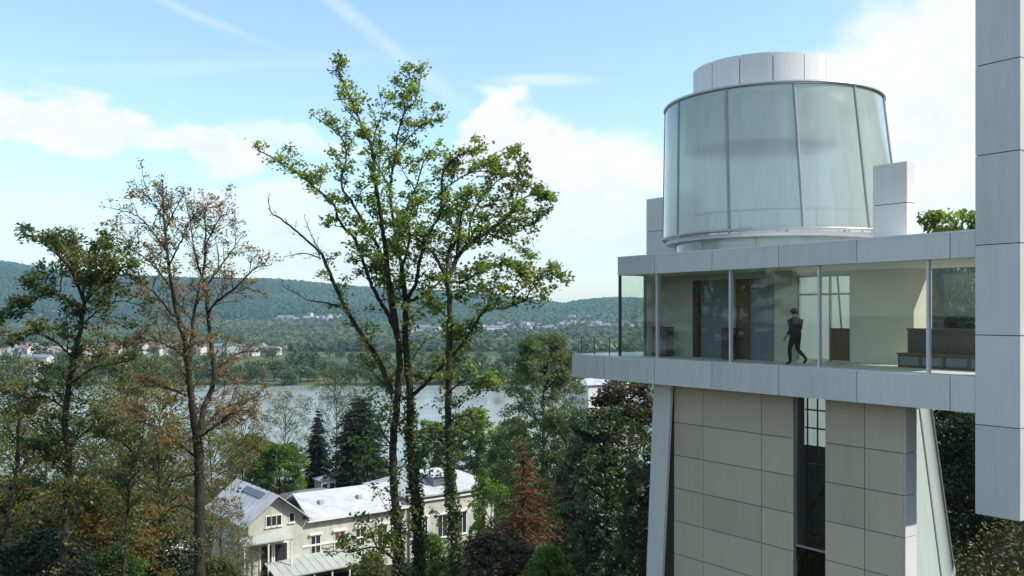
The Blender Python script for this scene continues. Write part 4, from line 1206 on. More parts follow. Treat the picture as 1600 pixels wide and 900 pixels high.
# right of the middle, in front of and beside the tower
fit('acacia_tree', 'tall feathery grey-green tree rising beside the end of the terrace', M_acacia, 24, 850, 524, 74, 0.4, 1.0)
fit('conifer_tree', 'reddish brown dying conifer with drooping branches below the terrace', M_rust, 15, 818, 690, 52, 1.0, 1.35)
fit('conifer_tree', 'dark green narrow conifer between the rusty conifer and the ivy-covered tree', M_darkc, 15, 898, 690, 53, 2.0, 1.0)
fit('ivy_tree', 'dense glossy ivy-covered tree right beside the leaning tower fin', M_ivycol, 15, 955, 640, 45, 0.3, 1.05)
fit('ivy_tree', 'lower ivy-covered tree with pale sunlit leaves at the foot of the tower', M_ivycol, 15, 1000, 730, 41, 2.3, 0.85)
fit('brown_tree', 'brownish round-crowned tree showing just under the terrace floor', M_brown, 13, 985, 596, 58, 0, 1.0)
fit('deciduous_tree', 'mid-green tree filling the gap under the grey-green tree', M_grey, 16, 880, 640, 66, 1.1, 0.8)
fit('shrub', 'small yellow-green shrub at the bottom edge below the rusty conifer', M_bushb, 5.0, 858, 856, 42, 0.5, 1.0, cat='shrub')
fit('shrub', 'brown leafless-looking thicket at the bottom beside the right-hand ivy trunk', M_bushr, 5.0, 765, 838, 46, 0.8, 1.2, cat='shrub')
fit('shrub', 'dark brown thicket under the rusty conifer', M_bushr, 5.0, 815, 850, 47, 2.8, 1.2, cat='shrub')
fit('shrub', 'yellow-green shrub between the two ivy stems and the single trunk', M_bushb, 5.0, 676, 838, 48, 1.5, 0.8, cat='shrub')
fit('shrub', 'low dark green shrub at the bottom below the long veranda roof', M_bush, 5.0, 585, 872, 50, 1.0, 0.9, cat='shrub')
# behind the villa
fit('broadleaf_tree', 'bright green round tree behind the gabled villa roof', M_broad, 14, 436, 694, 124, 0, 1.1)
fit('russet_tree', 'russet and green tree behind the villa next to the bright green one', M_autumn, 7, 392, 682, 140, 1.0, 0.8)
fit('spruce_tree', 'narrow dark spruce standing against the river', M_spruce, 20, 497, 640, 134, 0, 1.1)
fit('yew_tree', 'broad almost black conifer behind the long white roof', M_yew, 18, 562, 620, 130, 0, 1.15)
fit('deciduous_tree', 'green riverside tree seen between the ivy stems and the single trunk', M_green, 16, 672, 660, 150, 0.5, 0.8)
fit('deciduous_tree', 'green riverside tree right of the single trunk above the white roof', M_green, 16, 745, 640, 146, 2.0, 0.95)
fit('spruce_tree', 'small dark pointed conifer behind the green riverside tree', M_spruce, 20, 752, 632, 165, 1.0, 0.6)
fit('deciduous_tree', 'green tree over the white building below the terrace end', M_green, 16, 800, 660, 128, 4.0, 0.9)
fit('broadleaf_tree', 'lush green tree covering the villa end wall by the rusty conifer', M_broad, 14, 768, 735, 88, 3.0, 0.6)
fit('deciduous_tree', 'shadowy tree standing left of the gabled villa', M_green, 16, 255, 745, 112, 5.0, 0.55)
# left: open-crowned trees farther down the slope, screening the river
fit('open_tree', 'open green-brown tree low behind the mottled tree', M_airy, 16, 70, 592, 62, 0.0, 1.0)
fit('open_tree', 'open green-brown tree between the mottled tree and the half-bare tree', M_airy, 16, 205, 560, 66, 2.0, 0.95)
fit('open_tree', 'russet open-crowned tree behind the half-bare trunk', M_airyr, 14, 262, 590, 58, 1.0, 0.9)
fit('open_tree', 'russet open-crowned tree right of the half-bare trunk above the villa roof', M_airyr, 14, 372, 625, 124, 4.0, 0.7)
fit('open_tree', 'open green tree left of the ivy stems over the dark conifers', M_airy, 16, 525, 575, 150, 5.0, 0.6)
fit('open_tree', 'open green tree at the left frame edge above the orange bush', M_airy, 16, -10, 560, 60, 3.0, 0.9)
fit('open_tree', 'open green tree screening the river between half-bare tree and ivy stems', M_airy, 16, 446, 612, 160, 1.2, 0.7)
fit('open_tree', 'small russet tree in front of the villa side wall beside the half-bare trunk', M_airyr, 14, 348, 778, 78, 2.2, 1.0)
fit('open_tree', 'small green tree in front of the villa corner beside the half-bare trunk', M_airy, 16, 372, 822, 84, 0.7, 1.0)
for px_, top_, Y_, rz_, md_, w_ in ((28, 640, 52, 1.0, 0, 'under the mottled tree by the left edge'), (150, 655, 50, 2.4, 0, 'just right of the mottled trunk'), (238, 668, 52, 4.0, 1, 'just left of the half-bare trunk'),
                                (178, 600, 72, 5.2, 1, 'far down between the two left trees'), (330, 640, 118, 3.0, 0, 'behind the villa beside the half-bare trunk')):
    fit('screen_tree', ('russet-green' if md_ else 'mixed green') + ' slope tree ' + w_, M_airyr if md_ else M_airy, 14 if md_ else 16, px_, top_, Y_, rz_, 0.95, 'trees screening the river')
# left bottom slope
fit('autumn_bush', 'large orange-brown bush in the bottom corner under the mottled tree', M_autumn, 7, 128, 752, 46, 0, 0.95, cat='bush')
fit('autumn_bush', 'orange-brown bush at the left frame edge', M_autumn, 7, 15, 752, 49, 2.0, 0.95, cat='bush')
fit('shrub', 'dark green shrub at the foot of the mottled tree', M_bushd, 5.0, 60, 835, 40, 1.0, 1.1, cat='shrub')
fit('shrub', 'yellow-green shrub beside the slender young tree', M_bushb, 5.0, 182, 858, 42, 2.0, 1.0, cat='shrub')
fit('shrub', 'dark shrub between the young tree and the half-bare tree', M_bushd, 5.0, 225, 815, 52, 1.0, 1.1, cat='shrub')
fit('shrub', 'mixed green shrub at the foot of the half-bare tree', M_bush, 5.0, 345, 872, 47, 2.0, 1.0, cat='shrub')
fit('shrub', 'dark shrub right of the half-bare trunk below the villa', M_bushd, 5.0, 300, 880, 50, 2.5, 1.0, cat='shrub')
# shaded slope to the right, behind the museum
fit('slope_tree', 'sunlit green treetop showing above the gallery roof beside the hanging wall', M_green, 16, 1492, 336, 58, 0.5, 0.7, 'trees on the shaded slope')
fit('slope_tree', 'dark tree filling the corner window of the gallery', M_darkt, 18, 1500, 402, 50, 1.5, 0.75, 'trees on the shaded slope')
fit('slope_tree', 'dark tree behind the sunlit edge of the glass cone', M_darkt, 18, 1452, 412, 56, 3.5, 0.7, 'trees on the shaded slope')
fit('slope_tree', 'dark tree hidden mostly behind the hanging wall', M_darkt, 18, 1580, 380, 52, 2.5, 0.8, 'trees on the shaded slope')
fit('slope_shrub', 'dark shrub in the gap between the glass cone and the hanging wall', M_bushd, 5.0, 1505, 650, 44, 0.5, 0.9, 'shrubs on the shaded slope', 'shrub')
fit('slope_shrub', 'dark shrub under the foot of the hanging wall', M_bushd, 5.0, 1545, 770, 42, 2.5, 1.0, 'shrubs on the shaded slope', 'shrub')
fit('slope_shrub', 'dark shrub in the bottom right corner', M_bushr, 5.0, 1590, 800, 40, 1.5, 1.0, 'shrubs on the shaded slope', 'shrub')
fit('slope_shrub', 'low brown shrub right of the glass cone foot', M_bushr, 5.0, 1535, 850, 38, 3.5, 0.9, 'shrubs on the shaded slope', 'shrub')

# ------------------------------------------------------------------ undergrowth on the near slope
def undergrowth():
    rng = np.random.default_rng(77)
    g = Geo()
    n = 11000
    y = rng.uniform(24, 120, n); x = rng.uniform(-0.62, 0.66, n) * y
    keep = ~((np.abs(x + 22) < 16) & (np.abs(y - 104) < 13))
    x, y = x[keep], y[keep]
    z = hgt(x, y)
    k = 16
    c = np.repeat(np.stack([x, y, z], -1), k, 0) + rng.normal(size=(len(x) * k, 3)) * np.array([0.45, 0.45, 0.12])
    c[:, 2] += np.abs(rng.normal(size=len(c))) * 0.28
    t = np.clip(np.repeat(rng.uniform(0, 1, len(x)), k) + rng.normal(size=len(c)) * 0.15, 0, 1)
    g.leaves(c, 0.17, rng, up=0.3, aspect=0.5, tint=t)
    o = part('undergrowth', g, 'leaf_mixed')
    tag(o, 'low leafy undergrowth covering the hillside between the trees', 'undergrowth', kind='stuff')
undergrowth()

# ------------------------------------------------------------------ trees on the far bank
def far_tree_mesh(seed, leafmat, H=14, R=6.0, n=330, size=1.5):
    rng = np.random.default_rng(seed)
    g, w = Geo(), Geo()
    w.tube([(0, 0, -0.5), (0.1, 0, H * 0.35), (0, 0.1, H * 0.7)], [0.45, 0.3, 0.1], 6)
    nc = 16
    cc = rng.normal(size=(nc, 3)); cc /= np.linalg.norm(cc, axis=1, keepdims=True)
    cc *= np.array([R, R, H * 0.36]) * rng.uniform(0.35, 0.75, (nc, 1)); cc[:, 2] += H * 0.52
    idx = rng.integers(0, nc, n)
    d = rng.normal(size=(n, 3)); d /= np.linalg.norm(d, axis=1, keepdims=True)
    p = cc[idx] + d * np.array([R, R, H * 0.42]) * 0.42
    p[:, 2] = np.maximum(p[:, 2], 0.4)
    tint = np.clip(rng.uniform(0.2, 0.8, nc)[idx] + rng.normal(size=n) * 0.14, 0, 1)
    g.leaves(p, size, rng, up=0.6, aspect=0.75, tint=tint)
    return w.mesh('trunk', 'bark'), g.mesh('crown', leafmat)
FT = [far_tree_mesh(1, 'leaf_far'), far_tree_mesh(2, 'leaf_far', 17, 6.5), far_tree_mesh(3, 'leaf_far', 11, 6.5), far_tree_mesh(4, 'leaf_forest', 15, 5.5),
      far_tree_mesh(5, 'leaf_bright', 10, 5.5), far_tree_mesh(6, 'leaf_autumn', 12, 5.5)]
FTL = ['leafy green tree', 'taller green tree', 'low spreading green tree', 'dark green tree', 'yellow-green tree', 'russet tinged tree']
FTR = ['the far-bank front row', 'the far-bank second row', 'the far-bank third row', 'the far-bank back row']
def far_place(x, y):
    px = CX + F * x / y
    for lim, w in ((60, 'by the left edge'), (160, 'behind the mottled tree'), (240, 'between the two left trees'), (360, 'behind the half-bare tree'), (470, 'right of the half-bare tree'),
                   (590, 'left of the ivy stems'), (670, 'behind the ivy stems'), (760, 'by the single trunk'), (860, 'behind the feathery tree')):
        if px < lim: return w
    return 'left of the terrace end'
ORD = 'first second third fourth fifth sixth seventh eighth ninth tenth eleventh twelfth thirteenth fourteenth fifteenth sixteenth seventeenth eighteenth nineteenth twentieth'.split()
SEEN = {}
def nth(key):
    SEEN[key] = SEEN.get(key, 0) + 1
    return ORD[min(SEEN[key], 20) - 1]
def plant_far(meshes, name, label, group, loc, rz, sc_):
    o = bpy.data.objects.new(name, None); col.objects.link(o)
    o.location = loc; o.rotation_euler = (0, 0, rz); o.scale = sc_
    tag(o, label, 'tree', group)
    for nm, me in zip(('trunk', 'crown'), meshes):
        c = bpy.data.objects.new(nm, me); col.objects.link(c); c.parent = o
        if nm == 'crown': c['kind'] = 'stuff'
def far_belt():
    rng = random.Random(12)
    for row, (y0, y1, cnt) in enumerate(((638, 664, 96), (680, 760, 80), (790, 960, 66), (990, 1250, 50))):
        for k in range(cnt):
            y = rng.uniform(y0, y1)
            lat = -0.60 + 0.76 * (k + rng.uniform(0.0, 1.0)) / cnt
            x = lat * y
            i = rng.choices(range(6), (5, 4, 4, 3, 2, 1))[0]
            s = rng.uniform(0.75, 1.35)
            plant_far(FT[i], 'far_tree', FTL[i] + ', ' + nth((row, far_place(x, y))) + ' in ' + FTR[row] + ' ' + far_place(x, y), 'trees along the far bank', (x, y, float(hgt(x, y)) - 0.2), rng.uniform(0, 6.28), (s, s, s * rng.uniform(0.85, 1.25)))
far_belt()
def near_bank():
    rng = random.Random(31)
    for k in range(44):
        y = rng.uniform(205, 262); x = (-0.60 + 0.82 * (k + rng.random()) / 44) * y
        i = rng.choice((0, 2, 3, 5))
        s = rng.uniform(0.30, 0.55)
        plant_far(FT[i], 'bank_tree', 'small ' + FTL[i].replace('taller ', '').replace('low ', '') + ', ' + nth(('n', far_place(x, y))) + ' along the near river bank ' + far_place(x, y), 'trees along the near bank', (x, y, float(hgt(x, y)) - 0.2), rng.uniform(0, 6.28), (s, s, s))
near_bank()
# ------------------------------------------------------------------ villa below the slope
def stucco_fn(N):
    p = pos(N)
    mp = N.n('ShaderNodeMapping'); N.put(mp.inputs[0], p); mp.inputs['Scale'].default_value = (1.2, 1.2, 0.25)
    st = N.noise(mp.outputs[0], 1.0, 6.0, 0.7); b = N.noise(p, 0.5, 5.0, 0.6)
    c = N.ramp(b, [(0.35, (0.44, 0.45, 0.38)), (0.65, (0.60, 0.61, 0.53))])
    c = N.mix(N.m('MULTIPLY', N.smooth(st, 0.5, 0.7), 0.5), c, (0.28, 0.29, 0.23))
    return principled(N, c, 0.9)
mat('stucco_cream', stucco_fn)
simple('stucco_white', (0.72, 0.72, 0.68), 0.85, 0.08, 0.6)
simple('trim_white', (0.78, 0.77, 0.72), 0.7, 0.05)
simple('window_dark', (0.03, 0.035, 0.04), 0.15, 0.2)
simple('door_wood', (0.20, 0.095, 0.045), 0.6, 0.2, 5)
simple('awning_red', (0.22, 0.06, 0.07), 0.7, 0.2, 4)
def zinc_fn(N):
    p = objco(N)
    n = N.noise(p, 0.7, 6.0, 0.65); n2 = N.noise(p, 5.0, 4.0, 0.6)
    t = N.m('ADD', N.m('MULTIPLY', n, 0.7), N.m('MULTIPLY', n2, 0.3))
    c = N.ramp(t, [(0.30, (0.25, 0.26, 0.27)), (0.46, (0.42, 0.43, 0.44)), (0.68, (0.56, 0.57, 0.57))])
    return principled(N, c, 0.45, bump=n2, bump_s=0.2, bump_d=0.03)
mat('zinc', zinc_fn)
simple('roof_pale_green', (0.36, 0.39, 0.36), 0.6, 0.12, 0.7)
simple('slate', (0.13, 0.15, 0.18), 0.5, 0.15, 2)
simple('terracotta', (0.36, 0.20, 0.14), 0.8, 0.2, 2)
HAng = math.atan2(0.604, 0.797)
HAx = np.array([math.cos(HAng), math.sin(HAng)]); HAy = np.array([-math.sin(HAng), math.cos(HAng)])
HO = np.array([-23.0, 100.0])
def HS(px, d=0.0):
    k = (px - CX) / F
    p0 = HO + HAy * d
    return (k * p0[1] - p0[0]) / (HAx[0] - k * HAx[1])
def HZ(px, py, d=0.0):
    s = HS(px, d)
    return EYE + (HY - py) / F * (HO + HAy * d + HAx * s)[1]
VG = -28.4
def villa_part(name, label):
    e = empty(name, (HO[0], HO[1], 0), HAng)
    return tag(e, label, 'house')
def window(parent, s0, s1, z0, z1, d, bars=1, hood=True, glass='window_dark'):
    g = Geo(); g.box(s0, s1, d - 0.03, d + 0.05, z0, z1)
    w = part('window', g, glass, parent)
    f = Geo()
    t = 0.09
    f.box(s0 - t, s0, d - 0.08, d + 0.02, z0 - t, z1 + t); f.box(s1, s1 + t, d - 0.08, d + 0.02, z0 - t, z1 + t)
    f.box(s0, s1, d - 0.078, d + 0.02, z1, z1 + t); f.box(s0, s1, d - 0.078, d + 0.02, z0 - t, z0)
    for k in range(bars):
        x = s0 + (s1 - s0) * (k + 1) / (bars + 1)
        f.box(x - 0.035, x + 0.035, d - 0.06, d - 0.031, z0, z1)
    part('frame', f, 'trim_white', w)
    if hood:
        h = Geo(); h.box(s0 - 0.25, s1 + 0.25, d - 0.28, d + 0.02, z1 + t + 0.1, z1 + t + 0.26)
        part('hood', h, 'trim_white', w)
    g = Geo(); g.box(s0 - 0.18, s1 + 0.18, d - 0.16, d + 0.02, z0 - t - 0.1, z0 - t - 0.002)
    part('sill', g, 'trim_white', w)
    return w
def gable_roof_slab(s0, s1, d0, d1, ze, zr, th, ov=0.5, along='d'):
    """pitched roof with its ridge along d (front to back) or along s"""
    gs = []
    if along == 'd':
        m = (s0 + s1) / 2
        k = (zr - ze) / (m - s0)
        for a, b in ((s0 - ov, m), (m, s1 + ov)):
            g = Geo()
            za = zr - k * abs(m - a); zb = zr - k * abs(m - b)
            g.hexa([(a, d0 - ov, za), (b, d0 - ov, zb), (b, d1 + ov, zb), (a, d1 + ov, za), (a, d0 - ov, za + th), (b, d0 - ov, zb + th), (b, d1 + ov, zb + th), (a, d1 + ov, za + th)])
            gs.append(g)
    else:
        m = (d0 + d1) / 2
        k = (zr - ze) / (m - d0)
        for a, b in ((d0 - ov, m), (m, d1 + ov)):
            g = Geo()
            za = zr - k * abs(m - a); zb = zr - k * abs(m - b)
            g.hexa([(s0, a, za), (s1, a, za), (s1, b, zb), (s0, b, zb), (s0, a, za + th), (s1, a, za + th), (s1, b, zb + th), (s0, b, zb + th)])
            gs.append(g)
    return gs
# gabled front house
v1 = villa_part('gabled_villa', 'cream villa with pale zinc gable roof facing the slope')
sA, sB = HS(388), HS(473)
zE, zR = -20.3, -17.9
dG0, dG1 = 0.0, 11.0
m_ = (sA + sB) / 2
wg = Geo(); wg.box(sA, sB, dG0, dG1, VG, zE - 0.05)
wg.add([(sA, dG0, zE - 0.05), (sB, dG0, zE - 0.05), (m_, dG0, zR - 0.1), (sA, dG1, zE - 0.05), (sB, dG1, zE - 0.05), (m_, dG1, zR - 0.1)], [(0, 3, 5, 2), (1, 2, 5, 4)], [(0, 1, 2), (3, 5, 4)])
part('wall', wg, 'stucco_cream', v1)
rf = gable_roof_slab(sA, sB, dG0, dG1, zE, zR, 0.16, 0.75)
r0_ = part('roof', rf[0], 'zinc', v1)
r1_ = part('roof', rf[1], 'zinc', v1)
for k in range(1, 9):                                             # standing seams and a long skylight
    for (a, b), par in (((sA - 0.7, m_), r0_), ((m_, sB + 0.7), r1_)):
        dd = dG0 - 0.7 + k * 1.38
        kk = (zR - zE) / (m_ - sA)
        g = Geo(); za = zR - kk * abs(m_ - a) + 0.16; zb = zR - kk * abs(m_ - b) + 0.16
        g.tube([(a, dd, za + 0.01), (b, dd, zb + 0.01)], 0.035, 4)
        part('roof_seam', g, 'zinc', par)
g = Geo(); kk = (zR - zE) / (m_ - sA)
za = zR - kk * 1.0 + 0.165; zb = zR - kk * 0.35 + 0.165
g.hexa([(m_ - 1.0, 2.0, za), (m_ - 0.35, 2.0, zb), (m_ - 0.35, 7.5, zb), (m_ - 1.0, 7.5, za), (m_ - 1.0, 2.0, za + 0.1), (m_ - 0.35, 2.0, zb + 0.1), (m_ - 0.35, 7.5, zb + 0.1), (m_ - 1.0, 7.5, za + 0.1)])
part('skylight', g, 'slate', r0_)
for a, b in ((416, 423), (424.5, 431), (432.5, 439)):
    window(v1, HS(a), HS(b), HZ(428, 821), HZ(428, 806), 0.0, bars=0, hood=False)
window(v1, HS(452), HS(459), HZ(455, 815), HZ(455, 802), 0.0, bars=0, hood=False)
for a, b in ((407, 424), (429, 448)):
    s0_, s1_ = HS(a), HS(b)
    z0_, z1_ = VG + 0.02, HZ(430, 850)
    dr = part('door', (lambda g: (g.box(s0_, s1_, -0.05, 0.04, z0_, z1_), g)[1])(Geo()), 'door_wood', v1)
    f = Geo()
    f.box(s0_ - 0.14, s0_, -0.12, 0.02, z0_, z1_ + 0.14); f.box(s1_, s1_ + 0.14, -0.12, 0.02, z0_, z1_ + 0.14); f.box(s0_, s1_, -0.118, 0.02, z1_, z1_ + 0.14)
    part('frame', f, 'trim_white', dr)
    g = Geo(); g.box(s0_ + 0.12, s1_ - 0.12, -0.07, -0.051, z0_ + (z1_ - z0_) * 0.35, z1_ - 0.15); part('pane', g, 'window_dark', dr)
can = Geo(); ca_, cb_ = HS(378, -1.2), HS(457, -1.2)
zc_ = HZ(430, 842, -1.2)
can.hexa([(ca_, -1.6, zc_ - 0.25), (cb_, -1.6, zc_ - 0.25), (cb_, -0.002, zc_ + 0.25), (ca_, -0.002, zc_ + 0.25), (ca_, -1.6, zc_ - 0.13), (cb_, -1.6, zc_ - 0.13), (cb_, -0.002, zc_ + 0.37), (ca_, -0.002, zc_ + 0.37)])
part('canopy', can, 'roof_pale_green', v1)
for s_ in (ca_ + 0.2, (ca_ + cb_) / 2, cb_ - 0.2):
    g = Geo(); g.box(s_ - 0.07, s_ + 0.07, -1.5, -1.36, VG, zc_ - 0.23); part('post', g, 'trim_white', v1)
# long wing
v2 = villa_part('long_wing', 'long cream wing with plain white metal roof joining the gabled villa')
sC, sD = sB + 0.02, HS(640)
zE2, zR2, dW0, dW1 = -20.95, -19.0, 0.35, 8.6
wg = Geo(); wg.box(sC, sD, dW0, dW1, VG, zE2 - 0.02)
part('wall', wg, 'stucco_cream', v2)
for g in gable_roof_slab(sC + 0.75, sD, dW0, dW1, zE2, zR2, 0.14, 0.6, 's'):
    rr_ = part('roof', g, 'zinc', v2)
g = Geo(); g.box(sC + 0.3, sD, dW0 - 0.62, dW0 - 0.5, zE2 - 0.36, zE2 - 0.18); part('gutter', g, 'trim_white', v2)
g = Geo(); g.box(sC, sD, dW0 - 0.12, dW0 - 0.002, -24.1, -23.9); part('string_course', g, 'trim_white', v2)
for (a, b), gl in (((486, 500), 'window_dark'), ((523, 538), 'awning_red'), ((556, 569), 'window_dark'), ((590, 604), 'window_dark')):
    window(v2, HS(a, dW0), HS(b, dW0), HZ(492, 868, dW0) - 0.2, HZ(492, 838, dW0), dW0, bars=1, glass=gl)
for pxv in (500, 560):
    s_ = HS(pxv, 2.5)
    g = Geo(); g.box(s_ - 0.25, s_ + 0.25, 2.0, 2.6, zE2 + 0.9, zE2 + 1.45); part('roof_vent', g, 'zinc', v2)
# veranda roof in front of the wing
ver = villa_part('veranda', 'long pale green lean-to roof in front of the cream wing')
ver['category'] = 'veranda'
s0_, s1_ = HS(430, -3.0), HS(600, -3.0)
zv = HZ(520, 866, -1.0)
g = Geo(); g.hexa([(s0_, -3.4, zv - 1.0), (s1_, -3.4, zv - 1.0), (s1_, 0.3, zv), (s0_, 0.3, zv), (s0_, -3.4, zv - 0.86), (s1_, -3.4, zv - 0.86), (s1_, 0.3, zv + 0.14), (s0_, 0.3, zv + 0.14)])
rr_ = part('roof', g, 'roof_pale_green', ver)
for k in range(1, 14):
    s_ = s0_ + (s1_ - s0_) * k / 14
    g = Geo(); g.tube([(s_, -3.4, zv - 0.85), (s_, 0.29, zv + 0.15)], 0.03, 4); part('roof_seam', g, 'roof_pale_green', rr_)
for k in range(7):
    s_ = s0_ + 0.15 + (s1_ - s0_ - 0.3) * k / 6
    g = Geo(); g.box(s_ - 0.07, s_ + 0.07, -3.2, -3.06, -29.5, zv - 0.95); part('post', g, 'trim_white', ver)
# main house to the right
v3 = villa_part('main_house', 'taller cream house with hipped white roof and dormer behind the trunks')
sE, sF_ = HS(641), HS(772)
zE3, zR3, dM0, dM1 = HZ(690, 769, 0.0) , HZ(690, 730, 5.0), 0.0, 10.5
wg = Geo(); wg.box(sE, sF_, dM0, dM1, VG, zE3)
part('wall', wg, 'stucco_cream', v3)
o_ = 0.55
g = Geo()
g.add([(sE - o_, dM0 - o_, zE3), (sF_ + o_, dM0 - o_, zE3), (sF_ + o_, dM1 + o_, zE3), (sE - o_, dM1 + o_, zE3), (sE + 3.6, (dM0 + dM1) / 2, zR3), (sF_ - 3.6, (dM0 + dM1) / 2, zR3)],
      [(0, 1, 5, 4), (2, 3, 4, 5)], [(1, 2, 5), (3, 0, 4)])
g.box(sE - o_, sF_ + o_, dM0 - o_, dM1 + o_, zE3 - 0.2, zE3 - 0.002)
rr_ = part('roof', g, 'zinc', v3)
s_ = HS(688, 1.0)
g = Geo(); g.box(s_ - 1.0, s_ + 1.0, 1.0, 3.6, zE3 + 0.2, zE3 + 1.7); part('dormer', g, 'slate', rr_)
g = Geo(); g.box(s_ - 1.2, s_ + 1.2, 0.8, 3.8, zE3 + 1.702, zE3 + 1.85); part('dormer_roof', g, 'zinc', rr_)
g = Geo(); g.box(sF_ - 4.5, sF_ - 3.8, 4.5, 5.2, zR3 - 0.6, zR3 + 1.3); part('chimney', g, 'terracotta', rr_)
g = Geo(); g.box(sE - 0.3, sF_ + 0.3, -0.3, -0.002, zE3 - 0.75, zE3 - 0.55); part('cornice', g, 'trim_white', v3)
for a, b in ((660, 667), (684, 698), (716, 728), (744, 756)):
    window(v3, HS(a), HS(b), HZ(690, 838), HZ(690, 806), 0.0, bars=1)
# white summer house and small roofs
def small_building(name, label, cat, px, py0, Y, w, d, h, roofm, wallm, rz, pitch=0.5, posts=False):
    X = at_px(px, Y)
    g0 = float(hgt(X, Y)) - 0.1
    z = z_px(py0, Y)
    e = tag(empty(name, (X, Y, min(g0, z - h)), rz), label, cat)
    H0 = z - min(g0, z - h)
    if posts:
        for k in range(6):
            for dd in (-d / 2, d / 2):
                x = -w / 2 + w * k / 5
                g = Geo(); g.box(x - 0.06, x + 0.06, dd - 0.06, dd + 0.06, 0, H0); part('post', g, wallm, e)
        for k in range(5):
            x = -w / 2 + w * k / 5
            g = Geo(); g.tube([(x + 0.06, -d / 2, H0 - h + 0.1), (x + w / 5 - 0.06, -d / 2, H0 - 0.2)], 0.035, 4); part('brace', g, wallm, e)
            g = Geo(); g.tube([(x + 0.06, -d / 2 - 0.02, H0 - 0.2), (x + w / 5 - 0.06, -d / 2 - 0.02, H0 - h + 0.1)], 0.035, 4); part('brace', g, wallm, e)
        g = Geo(); g.box(-w / 2, w / 2, -d / 2 + 0.07, d / 2 - 0.07, 0, H0 - h); part('base', g, wallm, e)
    else:
        g = Geo(); g.box(-w / 2, w / 2, -d / 2, d / 2, 0, H0); part('wall', g, wallm, e)
        for x in (-w / 4, w / 4):
            g = Geo(); g.box(x - 0.35, x + 0.35, -d / 2 - 0.03, -d / 2 - 0.002, H0 - 1.7, H0 - 0.5); part('window', g, 'window_dark', e)
    g = Geo()
    g.add([(-w / 2 - 0.3, -d / 2 - 0.3, H0), (w / 2 + 0.3, -d / 2 - 0.3, H0), (w / 2 + 0.3, d / 2 + 0.3, H0), (-w / 2 - 0.3, d / 2 + 0.3, H0), (-w / 4, 0, H0 + pitch), (w / 4, 0, H0 + pitch)],
          [(0, 1, 5, 4), (2, 3, 4, 5), (3, 2, 1, 0)], [(1, 2, 5), (3, 0, 4)])
    part('roof', g, roofm, e)
    return e
small_building('summer_house', 'small white lattice summer house left of the villa behind branches', 'pavilion', 262, 858, 92, 4.2, 3.0, 2.2, 'stucco_white', 'trim_white', 0.45, 0.9, posts=True)
small_building('garden_shed', 'little white shed beneath the black conifer', 'shed', 508, 748, 128, 2.2, 2.2, 2.4, 'zinc', 'trim_white', 0.65, 0.5)
small_building('garage', 'low building with dark roof behind the gabled villa', 'garage', 485, 772, 120, 6.5, 4.0, 2.4, 'slate', 'stucco_white', 0.65, 0.7)
small_building('apartment_house', 'white house glimpsed under the end of the terrace', 'house', 932, 598, 150, 8.5, 8.0, 9.0, 'zinc', 'stucco_white', 0.5, 0.8)

# ------------------------------------------------------------------ villages beyond the river
simple('roof_red', (0.30, 0.085, 0.06), 0.8, 0.25, 0.05)
simple('roof_grey', (0.16, 0.17, 0.20), 0.7, 0.2, 0.05)
simple('roof_mauve', (0.27, 0.18, 0.19), 0.8, 0.2, 0.05)
simple('wall_far', (0.52, 0.50, 0.47), 0.9, 0.12, 0.03)
def house_mesh(roofm, w=11, d=9, h=6.0, r=4.0):
    g = Geo()
    g.box(-w / 2, w / 2, -d / 2, d / 2, -2.0, h)
    g.add([(-w / 2, -d / 2, h), (-w / 2, d / 2, h), (-w / 2, 0, h + r - 0.2), (w / 2, -d / 2, h), (w / 2, d / 2, h), (w / 2, 0, h + r - 0.2)], None, [(0, 2, 1), (3, 4, 5)])
    o = 0.5
    for s in (-1, 1):
        g.hexa([(-w / 2 - o, s * (d / 2 + o), h - 0.35), (w / 2 + o, s * (d / 2 + o), h - 0.35), (w / 2 + o, 0, h + r - 0.15), (-w / 2 - o, 0, h + r - 0.15),
                (-w / 2 - o, s * (d / 2 + o), h - 0.05), (w / 2 + o, s * (d / 2 + o), h - 0.05), (w / 2 + o, 0, h + r + 0.15), (-w / 2 - o, 0, h + r + 0.15)], mi=1)
    for s in (-1, 1):
        for x in (-w * 0.3, 0, w * 0.3):
            for z in (1.0, 3.6):
                g.box(x - 0.55, x + 0.55, s * (d / 2) - 0.04, s * (d / 2) + 0.04, z, z + 1.5, mi=2)
    g.box(w * 0.2, w * 0.2 + 0.9, -0.5, 0.4, h + r - 0.8, h + r + 1.2, mi=1)
    return g.mesh('village_house', ['wall_far', roofm, 'window_dark'])
HM = {'red': house_mesh('roof_red'), 'grey': house_mesh('roof_grey', 12, 9), 'mauve': house_mesh('roof_mauve', 14, 10, 7), 'big': house_mesh('roof_grey', 26, 13, 9, 2.0)}
HL = {'red': 'red-roofed house', 'grey': 'grey-roofed white house', 'mauve': 'mauve-roofed house', 'big': 'large pale flat-looking building'}
def village(clusters):
    rng = random.Random(9)
    for (px0, px1, y0, y1, n, kinds, where, group, cat) in clusters:
        for k in range(n):
            y = rng.uniform(y0, y1)
            px = px0 + (px1 - px0) * (k + rng.uniform(0.05, 0.95)) / n
            x = at_px(px, y)
            kd = rng.choice(kinds)
            o = bpy.data.objects.new('village_house', HM[kd]); col.objects.link(o)
            o.location = (x, y, float(hgt(x, y)) + 0.8); o.rotation_euler = (0, 0, rng.choice((0.2, 0.2, 1.77, 2.6)) + rng.uniform(-0.2, 0.2))
            s = rng.uniform(0.8, 1.2) * (1.2 if y > 1500 else 1.0); o.scale = (s, s, s)
            tag(o, nth((group, where)) + ' house from left ' + where + ', ' + HL[kd].replace(' house', '').replace(' building', ''), 'house', group)
